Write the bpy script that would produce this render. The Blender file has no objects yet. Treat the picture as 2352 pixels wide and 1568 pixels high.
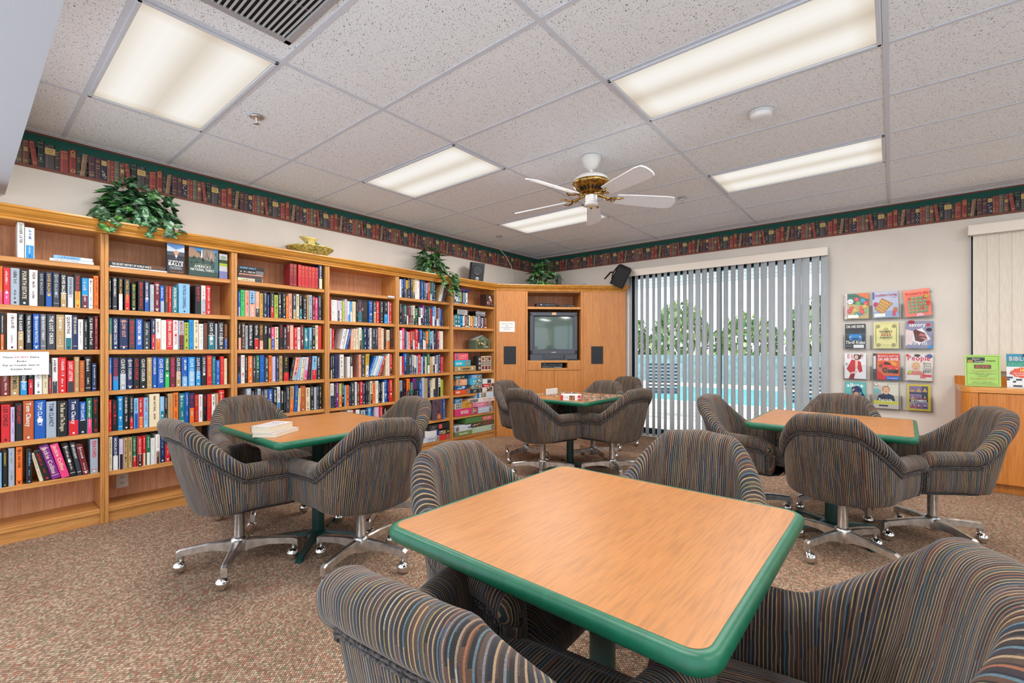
import bpy, math, random
from mathutils import Vector, Matrix
S = bpy.context.scene
R = math.radians

# ---------------------------------------------------------------- camera, world, sun, lamps, exposure
cam = bpy.data.objects.new('camera', bpy.data.cameras.new('camera'))
S.collection.objects.link(cam)
S.camera = cam
cam.location = (0, 0, 1.225)
cam.rotation_euler = (R(90), 0, R(39.62))
cam.data.sensor_width = 36
cam.data.lens = 16.13
cam.data.shift_y = 0.0072
cam.data.clip_start = 0.05
S.view_settings.view_transform = 'Standard'
S.view_settings.look = 'None'
S.view_settings.gamma = 1
S.view_settings.use_curve_mapping = False
S.view_settings.exposure = 0.0
S.cycles.use_denoising = True
S.cycles.max_bounces = 10
S.cycles.diffuse_bounces = 6
S.cycles.transparent_max_bounces = 24
S.cycles.sample_clamp_indirect = 6
W = bpy.data.worlds.new('sky')
S.world = W
W.use_nodes = True
W.node_tree.nodes['Background'].inputs[0].default_value = (0.80, 0.90, 1.0, 1)
W.node_tree.nodes['Background'].inputs[1].default_value = 2.3
sun = bpy.data.objects.new('sun', bpy.data.lights.new('sun', 'SUN'))
S.collection.objects.link(sun)
sun.data.energy = 7.0
sun.data.angle = R(1)
sun.data.color = (1, 0.95, 0.86)
sun.rotation_euler = (R(36), 0, R(-75))
LAMP_W = 31.0
LAMP_COL = (1.0, 0.97, 0.93)

# ---------------------------------------------------------------- helpers
def lin(c):
    return tuple(((x / 255) / 12.92 if x <= 10.3 else ((x / 255 + .055) / 1.055) ** 2.4) for x in c[:3])

PAL = dict(k=(24, 24, 28), d=(52, 56, 64), n=(28, 42, 84), b=(18, 84, 170), i=(20, 140, 205), l=(128, 178, 215),
           t=(18, 112, 122), g=(30, 104, 70), j=(60, 185, 95), v=(165, 178, 60), y=(206, 165, 58), o=(232, 112, 32),
           q=(180, 85, 42), r=(205, 30, 38), m=(112, 28, 38), p=(228, 62, 125), u=(125, 40, 135), a=(190, 175, 205),
           w=(228, 224, 220), c=(222, 206, 172), e=(178, 146, 98), s=(160, 170, 182), h=(92, 60, 42),
           f=(232, 160, 135), x=(110, 112, 118), W=(245, 244, 240), K=(12, 12, 14), G=(150, 190, 150), B=(150, 200, 235))
PNAME = dict(k='black', d='charcoal', n='navy', b='blue', i='bright blue', l='pale blue', t='teal', g='dark green',
             j='bright green', v='lime', y='golden', o='orange', q='rust', r='red', m='maroon', p='pink', u='purple',
             a='lavender', w='white', c='cream', e='tan', s='silver', h='brown', f='salmon', x='grey')

def C(c):
    return PAL[c] if isinstance(c, str) else c

class MB:
    """collects vertices, faces, colours, uvs and builds ONE mesh"""
    def __init__(s):
        s.v, s.f, s.c, s.m, s.sm, s.uv = [], [], [], [], [], {}
        s.M = Matrix()
    def add(s, vs, fs, col=(200, 200, 200), mat=0, smooth=False, uvs=None):
        o = len(s.v)
        M = s.M
        s.v += [tuple(M @ Vector(p)) for p in vs]
        L = lin(C(col))
        for f in fs:
            s.f.append(tuple(i + o for i in f))
            s.c.append(L); s.m.append(mat); s.sm.append(smooth)
        if uvs:
            for i, q in enumerate(uvs):
                s.uv[o + i] = q
        return s
    def box(s, c, d, col=(200, 200, 200), mat=0, b=0.0):
        x, y, z = c; a, e, h = d[0] / 2, d[1] / 2, d[2] / 2
        if b <= 0:
            vs = [(x + i * a, y + j * e, z + k * h) for i in (-1, 1) for j in (-1, 1) for k in (-1, 1)]
            return s.add(vs, [(0, 1, 3, 2), (4, 6, 7, 5), (0, 4, 5, 1), (2, 3, 7, 6), (0, 2, 6, 4), (1, 5, 7, 3)], col, mat)
        vs, idx = [], {}
        for i in (-1, 1):
            for j in (-1, 1):
                for k in (-1, 1):
                    for ax in range(3):
                        p = [x + i * (a - (b if ax != 0 else 0)), y + j * (e - (b if ax != 1 else 0)), z + k * (h - (b if ax != 2 else 0))]
                        idx[(i, j, k, ax)] = len(vs); vs.append(p)
        fs = []
        def q(*ks):
            f = [idx[t] for t in ks]
            n = (Vector(vs[f[1]]) - Vector(vs[f[0]])).cross(Vector(vs[f[2]]) - Vector(vs[f[1]]))
            m = sum((Vector(vs[t]) for t in f), Vector()) / len(f) - Vector(c)
            fs.append(tuple(f if n.dot(m) > 0 else f[::-1]))
        for g in (-1, 1):
            q((g, -1, -1, 0), (g, 1, -1, 0), (g, 1, 1, 0), (g, -1, 1, 0))
            q((-1, g, -1, 1), (1, g, -1, 1), (1, g, 1, 1), (-1, g, 1, 1))
            q((-1, -1, g, 2), (1, -1, g, 2), (1, 1, g, 2), (-1, 1, g, 2))
            for h2 in (-1, 1):
                q((g, h2, -1, 0), (g, h2, 1, 0), (g, h2, 1, 1), (g, h2, -1, 1))
                q((g, -1, h2, 0), (g, 1, h2, 0), (g, 1, h2, 2), (g, -1, h2, 2))
                q((-1, g, h2, 1), (1, g, h2, 1), (1, g, h2, 2), (-1, g, h2, 2))
                for k in (-1, 1):
                    q((g, h2, k, 0), (g, h2, k, 1), (g, h2, k, 2))
        return s.add(vs, fs, col, mat)
    def prism(s, pts, z0, z1, col=(200, 200, 200), mat=0, smooth=False):
        n = len(pts)
        vs = [(p[0], p[1], z0) for p in pts] + [(p[0], p[1], z1) for p in pts]
        s.add(vs, [(i, (i + 1) % n, n + (i + 1) % n, n + i) for i in range(n)], col, mat, smooth)
        return s.add(vs, [tuple(range(n))[::-1], tuple(range(n, 2 * n))], col, mat)
    def lathe(s, prof, n=20, col=(200, 200, 200), mat=0, cap=True, smooth=True, c=(0, 0)):
        vs, fs = [], []
        for (r, z) in prof:
            vs += [(c[0] + r * math.cos(2 * math.pi * k / n), c[1] + r * math.sin(2 * math.pi * k / n), z) for k in range(n)]
        for i in range(len(prof) - 1):
            for k in range(n):
                fs.append((i * n + k, i * n + (k + 1) % n, (i + 1) * n + (k + 1) % n, (i + 1) * n + k))
        s.add(vs, fs, col, mat, smooth)
        if cap:
            m = len(prof) - 1
            s.add(vs, [tuple(range(n))[::-1], tuple(m * n + k for k in range(n))], col, mat)
        return s
    def tube(s, path, r, n=8, col=(200, 200, 200), mat=0, cap=True, closed=False):
        P = [Vector(p) for p in path]
        rr = r if isinstance(r, (list, tuple)) else [r] * len(P)
        vs, fs, up = [], [], Vector((0, 0, 1))
        prev = None
        m = len(P)
        for i, p in enumerate(P):
            if closed:
                t = (P[(i + 1) % m] - P[i - 1]).normalized()
            else:
                t = (P[min(i + 1, m - 1)] - P[max(i - 1, 0)]).normalized()
            if prev is None:
                a = t.cross(up)
                if a.length < 1e-3: a = t.cross(Vector((1, 0, 0)))
            else:
                a = prev - t * prev.dot(t)
            a.normalize(); prev = a
            b = t.cross(a)
            vs += [p + (a * math.cos(2 * math.pi * k / n) + b * math.sin(2 * math.pi * k / n)) * rr[i] for k in range(n)]
        for i in range(m if closed else m - 1):
            j = (i + 1) % m
            for k in range(n):
                fs.append((i * n + k, i * n + (k + 1) % n, j * n + (k + 1) % n, j * n + k))
        s.add(vs, fs, col, mat, True)
        if cap and not closed:
            s.add(vs, [tuple(range(n))[::-1], tuple((m - 1) * n + k for k in range(n))], col, mat)
        return s
    def sphere(s, c, r, n=12, col=(200, 200, 200), mat=0, sc=(1, 1, 1)):
        m = max(4, n // 2)
        vs, fs = [], []
        for i in range(m + 1):
            a = math.pi * i / m
            for k in range(n):
                b = 2 * math.pi * k / n
                vs.append((c[0] + r * sc[0] * math.sin(a) * math.cos(b), c[1] + r * sc[1] * math.sin(a) * math.sin(b), c[2] - r * sc[2] * math.cos(a)))
        for i in range(m):
            for k in range(n):
                fs.append((i * n + k, i * n + (k + 1) % n, (i + 1) * n + (k + 1) % n, (i + 1) * n + k))
        return s.add(vs, fs, col, mat, True)
    def build(s, name, mats, parent=None, loc=None, rot=None):
        me = bpy.data.meshes.new(name)
        me.from_pydata(s.v, [], s.f)
        for m in (mats if isinstance(mats, (list, tuple)) else [mats]):
            me.materials.append(m)
        me.polygons.foreach_set('material_index', s.m)
        me.polygons.foreach_set('use_smooth', s.sm)
        ca = me.color_attributes.new('Col', 'FLOAT_COLOR', 'CORNER')
        buf = []
        for f, c in zip(s.f, s.c):
            buf += [c[0], c[1], c[2], 1.0] * len(f)
        ca.data.foreach_set('color', buf)
        if s.uv:
            ul = me.uv_layers.new(name='UVMap')
            b2 = []
            for f in s.f:
                for i in f:
                    b2 += s.uv.get(i, (0, 0))
            ul.data.foreach_set('uv', b2)
        me.update()
        o = bpy.data.objects.new(name, me)
        S.collection.objects.link(o)
        if parent: o.parent = parent
        if loc is not None: o.location = loc
        if rot is not None: o.rotation_euler = rot
        return o

def tag(o, label, cat, group=None, kind=None):
    o['label'] = label
    if cat: o['category'] = cat
    if group: o['group'] = group
    if kind: o['kind'] = kind
    return o
def thing(name, label, cat, loc=(0, 0, 0), rz=0.0, group=None):
    o = bpy.data.objects.new(name, None)
    S.collection.objects.link(o)
    o.location = loc; o.rotation_euler = (0, 0, rz); o.empty_display_size = .1
    return tag(o, label, cat, group)
def hub(name, loc=(0, 0, 0), rz=0.0):
    o = bpy.data.objects.new(name, None); S.collection.objects.link(o)
    o.location = loc; o.rotation_euler = (0, 0, rz)
    return o
def struct(o):
    o['kind'] = 'structure'
    return o
def kids(o):
    return [c for c in S.collection.objects if c.parent == o]
def copy_tree(o, table, parent=None):
    c = o.copy(); S.collection.objects.link(c)
    if parent: c.parent = parent
    for ch in table.get(o, []):
        copy_tree(ch, table, c)
    return c

# glyphs of the built-in font, converted once per character
_G = {}
def glyph(ch, bold):
    k = (ch, bold)
    if k in _G: return _G[k]
    cu = bpy.data.curves.new('g', 'FONT')
    cu.body = ch; cu.size = 1; cu.resolution_u = 2; cu.fill_mode = 'FRONT'
    cu.offset = 0.022 if bold else 0
    ob = bpy.data.objects.new('g', cu)
    S.collection.objects.link(ob)
    dg = bpy.context.evaluated_depsgraph_get()
    me = ob.evaluated_get(dg).to_mesh()
    vs = [(v.co.x, v.co.y) for v in me.vertices]
    fs = [tuple(p.vertices) for p in me.polygons]
    ob.evaluated_get(dg).to_mesh_clear()
    bpy.data.objects.remove(ob); bpy.data.curves.remove(cu)
    w = (max(v[0] for v in vs) + 0.07) if vs else 0.3
    _G[k] = (vs, fs, w)
    return _G[k]

class D2:
    """flat print on a plane of a mesh: origin O, unit axes X and Y (metres), every layer a hair above the last"""
    def __init__(s, mb, O, X, Y, mat=0, step=0.00012, lift=0.0003):
        s.mb, s.O, s.X, s.Y, s.mat = mb, Vector(O), Vector(X), Vector(Y), mat
        s.N = s.X.cross(s.Y).normalized(); s.h = lift; s.step = step
    def P(s, x, y):
        return s.O + s.X * x + s.Y * y + s.N * s.h
    def up(s):
        s.h += s.step
    def poly(s, pts, col):
        s.mb.add([s.P(*p) for p in pts], [tuple(range(len(pts)))], col, s.mat); s.up()
    def rect(s, x, y, w, h, col):
        s.poly([(x, y), (x + w, y), (x + w, y + h), (x, y + h)], col)
    def ell(s, x, y, rx, ry, col, n=14):
        s.poly([(x + rx * math.cos(2 * math.pi * k / n), y + ry * math.sin(2 * math.pi * k / n)) for k in range(n)], col)
    def txt(s, t, x, y, h, col, al='l', fit=None, sx=1.0, bold=False, slant=0.0):
        ws = [glyph(c, bold) if c != ' ' else ((), (), .32) for c in t]
        k = h / 0.70
        tot = sum(w[2] for w in ws) * k * sx
        if fit and tot > fit:
            sx *= fit / tot; tot = fit
        cx = x - (tot / 2 if al == 'c' else tot if al == 'r' else 0)
        for vs, fs, w in ws:
            if vs:
                s.mb.add([s.P(cx + (vx + slant * vy) * k * sx, y + vy * k) for vx, vy in vs], fs, col, s.mat)
            cx += w * k * sx
        s.up()
        return tot
    def scrawl(s, x, y, w, h, col, rnd):
        """print too small to read in the photograph: a row of letter-sized strokes"""
        cx = x
        while cx < x + w - h * .3:
            lw = h * rnd.uniform(.28, .6)
            if rnd.random() < .14:
                cx += lw; continue
            hh = h * rnd.choice((.7, .7, 1, 1))
            q = h * .16
            s.mb.add([s.P(cx, y), s.P(cx + q, y), s.P(cx + q, y + hh), s.P(cx, y + hh)], [(0, 1, 2, 3)], col, s.mat)
            if rnd.random() < .75:
                yy = y + rnd.choice((0, hh / 2 - q / 2, hh - q))
                s.mb.add([s.P(cx, yy), s.P(cx + lw * .8, yy), s.P(cx + lw * .8, yy + q), s.P(cx, yy + q)], [(0, 1, 2, 3)], col, s.mat)
            if rnd.random() < .5:
                s.mb.add([s.P(cx + lw * .6, y), s.P(cx + lw * .6 + q, y), s.P(cx + lw * .6 + q, y + hh * .8), s.P(cx + lw * .6, y + hh * .8)], [(0, 1, 2, 3)], col, s.mat)
            cx += lw * 1.15
        s.up()

# ---------------------------------------------------------------- materials
def mat(name):
    m = bpy.data.materials.new(name); m.use_nodes = True
    nt = m.node_tree
    return m, nt, nt.nodes['Principled BSDF']
def N(nt, t, **kw):
    n = nt.nodes.new(t)
    for k, v in kw.items():
        if k.startswith('i_'):
            k = k[2:]
            n.inputs[int(k) if k.isdigit() else k].default_value = v
        else:
            setattr(n, k, v)
    return n
def ramp(nt, stops, src=None, interp='LINEAR'):
    r = nt.nodes.new('ShaderNodeValToRGB')
    e = r.color_ramp
    e.interpolation = interp
    while len(e.elements) < len(stops): e.elements.new(.5)
    for el, (p, c) in zip(e.elements, stops):
        el.position = p; el.color = (*lin(c), 1)
    if src is not None: nt.links.new(src, r.inputs[0])
    return r
def coord(nt, scale=(1, 1, 1), rot=(0, 0, 0), out='Object'):
    t = nt.nodes.new('ShaderNodeTexCoord')
    m = N(nt, 'ShaderNodeMapping')
    m.inputs['Scale'].default_value = scale; m.inputs['Rotation'].default_value = rot
    nt.links.new(t.outputs[out], m.inputs[0])
    return m.outputs[0]
def bump(nt, p, src, dist=.001, st=.5):
    b = N(nt, 'ShaderNodeBump', i_Strength=st, i_Distance=dist)
    nt.links.new(src, b.inputs['Height']); nt.links.new(b.outputs[0], p.inputs['Normal'])
def plain(name, col, rough=.5, metal=0.0, noise=0.0, nscale=40, bumpd=0):
    m, nt, p = mat(name)
    p.inputs['Roughness'].default_value = rough; p.inputs['Metallic'].default_value = metal
    a = tuple(max(0, c * (1 - noise)) for c in col); b = tuple(min(255, c * (1 + noise)) for c in col)
    n = N(nt, 'ShaderNodeTexNoise', i_Scale=nscale, i_Detail=3.0)
    nt.links.new(coord(nt), n.inputs['Vector'])
    r = ramp(nt, [(.35, a), (.65, b)], n.outputs[0])
    nt.links.new(r.outputs[0], p.inputs['Base Color'])
    if bumpd: bump(nt, p, n.outputs[0], bumpd)
    return m
def printed(name, rough, coat=0.0, nz=.06):
    m, nt, p = mat(name)
    a = N(nt, 'ShaderNodeAttribute', attribute_name='Col')
    n = N(nt, 'ShaderNodeTexNoise', i_Scale=120.0, i_Detail=2.0)
    nt.links.new(coord(nt), n.inputs['Vector'])
    r = ramp(nt, [(.3, (255 * (1 - nz),) * 3), (.7, (255, 255, 255))], n.outputs[0])
    x = N(nt, 'ShaderNodeMix', data_type='RGBA', blend_type='MULTIPLY'); x.inputs[0].default_value = 1
    nt.links.new(a.outputs['Color'], x.inputs[6]); nt.links.new(r.outputs[0], x.inputs[7])
    nt.links.new(x.outputs[2], p.inputs['Base Color'])
    p.inputs['Roughness'].default_value = rough
    if coat: p.inputs['Coat Weight'].default_value = coat
    return m
def wood(name, dark, mid, light, axis, rough=.38, fine=1.0):
    """laminate oak: fine streaks that run along the given local axis"""
    m, nt, p = mat(name)
    sc = [38 * fine] * 3; sc['xyz'.index(axis)] = 1.6
    v = coord(nt, sc)
    n1 = N(nt, 'ShaderNodeTexNoise', i_Scale=1.0, i_Detail=6.0, i_Roughness=.62, i_Distortion=.35)
    nt.links.new(v, n1.inputs['Vector'])
    sc2 = [220 * fine] * 3; sc2['xyz'.index(axis)] = 9
    n2 = N(nt, 'ShaderNodeTexNoise', i_Scale=1.0, i_Detail=2.0)
    nt.links.new(coord(nt, sc2), n2.inputs['Vector'])
    r = ramp(nt, [(.30, dark), (.5, mid), (.72, light)], n1.outputs[0])
    r2 = ramp(nt, [(.35, (205, 205, 205)), (.55, (255, 255, 255))], n2.outputs[0])
    x = N(nt, 'ShaderNodeMix', data_type='RGBA', blend_type='MULTIPLY'); x.inputs[0].default_value = .55
    nt.links.new(r.outputs[0], x.inputs[6]); nt.links.new(r2.outputs[0], x.inputs[7])
    nt.links.new(x.outputs[2], p.inputs['Base Color'])
    p.inputs['Roughness'].default_value = rough
    return m

PRINT = printed('printed_cover', .38)
PAPER = printed('paper', .75)
GLOSSY = printed('glossy_print', .25)
PAINT = printed('moulded_plastic', .42, nz=.03)
oak = ((176, 114, 56), (197, 136, 72), (210, 152, 88))
WOOD_V = wood('oak_laminate_upright', *oak, 'z')
WOOD_H = wood('oak_laminate_shelf', *oak, 'y')
WOOD_X = wood('oak_laminate_cabinet', (182, 112, 52), (194, 125, 62), (204, 137, 72), 'z')
WOOD_B = wood('oak_veneer_back', (192, 128, 88), (208, 146, 104), (218, 160, 118), 'z', .55)
CROWN = wood('honey_oak_moulding', (176, 112, 36), (200, 138, 56), (216, 158, 78), 'y', .3)
CRED = wood('amber_oak_laminate', (182, 106, 36), (196, 120, 46), (206, 132, 58), 'z', .32)
TOPW = wood('beech_tabletop', (160, 101, 47), (166, 107, 51), (172, 113, 57), 'y', .36, .7)
GREEN = plain('green_rubber_edge', (6, 88, 62), .40, 0, .05)
DKGREEN = plain('dark_green_enamel', (10, 52, 46), .4, 0, .08)
WHITE = plain('white_enamel', (226, 224, 220), .35, 0, .01)
GRIDW = plain('white_grid_metal', (206, 213, 224), .45, 0, .01)
PAINTW = plain('white_fan_blade', (226, 227, 230), .4, 0, .01)
BLACK = plain('black_plastic', (26, 27, 30), .42, 0, .1)
TVGREY = plain('charcoal_plastic', (64, 68, 76), .45, 0, .04)
CHROME = plain('cast_aluminium', (206, 203, 199), .33, 1.0, .08, 25)
BALL = plain('polished_chrome', (215, 214, 212), .08, 1.0, .02)
BRASS = plain('antique_brass', (158, 126, 70), .25, 1.0, .25, 60)
CEILP = plain('painted_drywall', (186, 190, 198), .9, 0, .012, 300, .0006)
CLOTHG = plain('speaker_cloth', (46, 47, 50), .95, 0, .3, 500, .0008)
DARKFR = plain('dark_bronze_frame', (22, 48, 58), .35, .4, .05)
CORD = plain('white_cord', (220, 212, 196), .6)

def wallmat():
    m, nt, p = mat('cream_wallcovering')
    v = coord(nt, (1, 1, 1))
    n = N(nt, 'ShaderNodeTexNoise', i_Scale=2.2, i_Detail=3.0); nt.links.new(v, n.inputs['Vector'])
    f = N(nt, 'ShaderNodeTexNoise', i_Scale=260.0, i_Detail=2.0); nt.links.new(v, f.inputs['Vector'])
    r = ramp(nt, [(.3, (207, 199, 190)), (.7, (217, 209, 200))], n.outputs[0])
    nt.links.new(r.outputs[0], p.inputs['Base Color'])
    p.inputs['Roughness'].default_value = .85
    bump(nt, p, f.outputs[0], .0008, .35)
    return m
WALL = wallmat()

def tilemat():
    """mineral fibre ceiling tile: small dark worm holes and pin holes"""
    m, nt, p = mat('fissured_ceiling_tile')
    v = coord(nt, (1, 1, 1), (0, 0, R(35)))
    a = N(nt, 'ShaderNodeTexNoise', i_Scale=1.0, i_Detail=1.5, i_Roughness=.5, i_Distortion=.6)
    mp = N(nt, 'ShaderNodeMapping'); mp.inputs['Scale'].default_value = (105, 190, 100)
    nt.links.new(v, mp.inputs[0]); nt.links.new(mp.outputs[0], a.inputs['Vector'])
    b = N(nt, 'ShaderNodeTexNoise', i_Scale=330.0, i_Detail=1.0); nt.links.new(v, b.inputs['Vector'])
    ra = ramp(nt, [(.315, (0, 0, 0)), (.355, (255, 255, 255))], a.outputs[0])
    rb = ramp(nt, [(.26, (70, 70, 70)), (.33, (255, 255, 255))], b.outputs[0])
    x = N(nt, 'ShaderNodeMix', data_type='RGBA', blend_type='MULTIPLY'); x.inputs[0].default_value = 1
    nt.links.new(ra.outputs[0], x.inputs[6]); nt.links.new(rb.outputs[0], x.inputs[7])
    y = N(nt, 'ShaderNodeMix', data_type='RGBA')
    nt.links.new(x.outputs[2], y.inputs[0])
    y.inputs[6].default_value = (*lin((84, 86, 90)), 1); y.inputs[7].default_value = (*lin((237, 243, 248)), 1)
    nt.links.new(y.outputs[2], p.inputs['Base Color'])
    p.inputs['Roughness'].default_value = .95
    bump(nt, p, x.outputs[2], .002, .6)
    return m
TILE = tilemat()

def carpetmat():
    """loop pile carpet, woven taupe with rust and green flecks"""
    m, nt, p = mat('loop_carpet')
    v = coord(nt, (1, 1, 1), (0, 0, R(45)))
    vo = N(nt, 'ShaderNodeTexVoronoi', i_Scale=84.0, i_Randomness=.16)
    mp = N(nt, 'ShaderNodeMapping'); mp.inputs['Scale'].default_value = (1, 1.35, 1)
    nt.links.new(v, mp.inputs[0]); nt.links.new(mp.outputs[0], vo.inputs['Vector'])
    sep = N(nt, 'ShaderNodeSeparateColor'); nt.links.new(vo.outputs['Color'], sep.inputs[0])
    cr = ramp(nt, [(0, (166, 136, 114)), (.30, (184, 156, 132)), (.52, (148, 118, 100)), (.66, (194, 170, 146)),
                   (.80, (184, 124, 102)), (.86, (138, 138, 112)), (.92, (208, 184, 158))], sep.outputs[0], 'CONSTANT')
    dd = ramp(nt, [(0.25, (255, 255, 255)), (.60, (170, 162, 158)), (.85, (104, 96, 92))], vo.outputs['Distance'])
    x = N(nt, 'ShaderNodeMix', data_type='RGBA', blend_type='MULTIPLY'); x.inputs[0].default_value = 1
    nt.links.new(cr.outputs[0], x.inputs[6]); nt.links.new(dd.outputs[0], x.inputs[7])
    n = N(nt, 'ShaderNodeTexNoise', i_Scale=1.3, i_Detail=3.0); nt.links.new(v, n.inputs['Vector'])
    r = ramp(nt, [(.3, (225, 222, 220)), (.7, (255, 255, 255))], n.outputs[0])
    z = N(nt, 'ShaderNodeMix', data_type='RGBA', blend_type='MULTIPLY'); z.inputs[0].default_value = 1
    nt.links.new(x.outputs[2], z.inputs[6]); nt.links.new(r.outputs[0], z.inputs[7])
    nt.links.new(z.outputs[2], p.inputs['Base Color'])
    p.inputs['Roughness'].default_value = 1.0
    p.inputs['Specular IOR Level'].default_value = .1
    bump(nt, p, dd.outputs[0], .004, .8)
    return m
CARPET = carpetmat()

def fabricmat():
    """woven stripes: narrow warp threads of many colours, each broken into lengths"""
    m, nt, p = mat('striped_upholstery')
    uv = N(nt, 'ShaderNodeUVMap')
    sp = N(nt, 'ShaderNodeSeparateXYZ'); nt.links.new(uv.outputs[0], sp.inputs[0])
    wob = N(nt, 'ShaderNodeTexNoise', i_Scale=14.0, i_Detail=1.0); nt.links.new(uv.outputs[0], wob.inputs['Vector'])
    def M(op, a, b=None, c=None):
        n = N(nt, 'ShaderNodeMath', operation=op)
        for k, q in enumerate((a, b, c)):
            if q is None: continue
            if isinstance(q, (int, float)): n.inputs[k].default_value = q
            else: nt.links.new(q, n.inputs[k])
        return n.outputs[0]
    u = M('MULTIPLY_ADD', wob.outputs[0], .005, sp.outputs[0])
    def layer(pitch, length):
        ci = M('FLOOR', M('DIVIDE', u, pitch))
        wn = N(nt, 'ShaderNodeTexWhiteNoise', noise_dimensions='1D'); nt.links.new(ci, wn.inputs['W'])
        vi = M('FLOOR', M('DIVIDE', M('ADD', sp.outputs[1], wn.outputs[0]), length))
        cv = N(nt, 'ShaderNodeCombineXYZ'); nt.links.new(ci, cv.inputs[0]); nt.links.new(vi, cv.inputs[1])
        w2 = N(nt, 'ShaderNodeTexWhiteNoise', noise_dimensions='2D'); nt.links.new(cv.outputs[0], w2.inputs['Vector'])
        return w2.outputs[0], ci
    a, ci = layer(.0046, .085)
    ra = ramp(nt, [(0, (34, 29, 28)), (.2, (54, 43, 38)), (.34, (34, 33, 40)), (.44, (80, 62, 52)), (.58, (34, 47, 60)),
                   (.66, (52, 42, 46)), (.76, (84, 58, 44)), (.86, (38, 54, 54)), (.93, (70, 62, 66))], a, 'CONSTANT')
    b, cb = layer(.0092, .16)
    rb = ramp(nt, [(0, (158, 130, 98)), (.3, (138, 118, 100)), (.46, (110, 108, 114)), (.58, (166, 138, 94)), (.72, (140, 88, 60)),
                   (.82, (84, 104, 112)), (.9, (128, 116, 70)), (.96, (164, 150, 134))], b, 'CONSTANT')
    fr = M('FRACT', M('DIVIDE', u, .0092))
    mask = M('LESS_THAN', fr, .27)
    x = N(nt, 'ShaderNodeMix', data_type='RGBA')
    nt.links.new(mask, x.inputs[0]); nt.links.new(ra.outputs[0], x.inputs[6]); nt.links.new(rb.outputs[0], x.inputs[7])
    fz = N(nt, 'ShaderNodeTexNoise', i_Scale=1.0, i_Detail=2.0)
    mp = N(nt, 'ShaderNodeMapping'); mp.inputs['Scale'].default_value = (300, 900, 1)
    nt.links.new(uv.outputs[0], mp.inputs[0]); nt.links.new(mp.outputs[0], fz.inputs['Vector'])
    rf = ramp(nt, [(.3, (170, 168, 166)), (.65, (255, 255, 255))], fz.outputs[0])
    y = N(nt, 'ShaderNodeMix', data_type='RGBA', blend_type='MULTIPLY'); y.inputs[0].default_value = .8
    nt.links.new(x.outputs[2], y.inputs[6]); nt.links.new(rf.outputs[0], y.inputs[7])
    nt.links.new(y.outputs[2], p.inputs['Base Color'])
    p.inputs['Roughness'].default_value = .9
    p.inputs['Sheen Weight'].default_value = .1
    p.inputs['Sheen Roughness'].default_value = .4
    bump(nt, p, fr, .0012, .5)
    return m
FABRIC = fabricmat()
PIPING = plain('dark_piping_cord', (58, 52, 50), .9, 0, .6, 130, .002)

def glass(name, tint=(1, 1, 1), ior=1.45, rough=.02):
    m = bpy.data.materials.new(name); m.use_nodes = True
    nt = m.node_tree
    nt.nodes.remove(nt.nodes['Principled BSDF'])
    t = N(nt, 'ShaderNodeBsdfTransparent'); t.inputs[0].default_value = (*tint, 1)
    g = N(nt, 'ShaderNodeBsdfGlossy', i_Roughness=rough)
    f = N(nt, 'ShaderNodeFresnel', i_IOR=ior)
    mx = N(nt, 'ShaderNodeMixShader')
    nt.links.new(f.outputs[0], mx.inputs[0]); nt.links.new(t.outputs[0], mx.inputs[1]); nt.links.new(g.outputs[0], mx.inputs[2])
    nt.links.new(mx.outputs[0], nt.nodes['Material Output'].inputs[0])
    return m
PANE = glass('window_glass', (.93, .97, .98))
ACRYL = glass('clear_acrylic', (.99, .992, .992), ior=1.18)

def slatmat(name, col, tl):
    m = bpy.data.materials.new(name); m.use_nodes = True
    nt = m.node_tree; p = nt.nodes['Principled BSDF']
    n = N(nt, 'ShaderNodeTexNoise', i_Scale=90.0, i_Detail=2.0); nt.links.new(coord(nt, (1, 1, .1)), n.inputs['Vector'])
    r = ramp(nt, [(.3, tuple(c * .95 for c in col)), (.7, col)], n.outputs[0])
    nt.links.new(r.outputs[0], p.inputs['Base Color'])
    p.inputs['Roughness'].default_value = .6
    t = N(nt, 'ShaderNodeBsdfTranslucent'); nt.links.new(r.outputs[0], t.inputs[0])
    mx = N(nt, 'ShaderNodeMixShader', i_0=tl)
    nt.links.new(p.outputs[0], mx.inputs[1]); nt.links.new(t.outputs[0], mx.inputs[2])
    nt.links.new(mx.outputs[0], nt.nodes['Material Output'].inputs[0])
    return m
VANE = slatmat('grey_pvc_vane', (206, 210, 214), .30)
VANE2 = slatmat('cream_pvc_vane', (232, 222, 208), .15)

def leafmat():
    m, nt, p = mat('silk_leaf')
    a = N(nt, 'ShaderNodeAttribute', attribute_name='Col')
    oi = N(nt, 'ShaderNodeObjectInfo')
    r = ramp(nt, [(0, (150, 165, 150)), (.5, (215, 225, 210)), (1, (255, 255, 245))], oi.outputs['Random'])
    x = N(nt, 'ShaderNodeMix', data_type='RGBA', blend_type='MULTIPLY'); x.inputs[0].default_value = 1
    nt.links.new(a.outputs['Color'], x.inputs[6]); nt.links.new(r.outputs[0], x.inputs[7])
    nt.links.new(x.outputs[2], p.inputs['Base Color'])
    p.inputs['Roughness'].default_value = .45
    return m
LEAF = leafmat()

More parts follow.
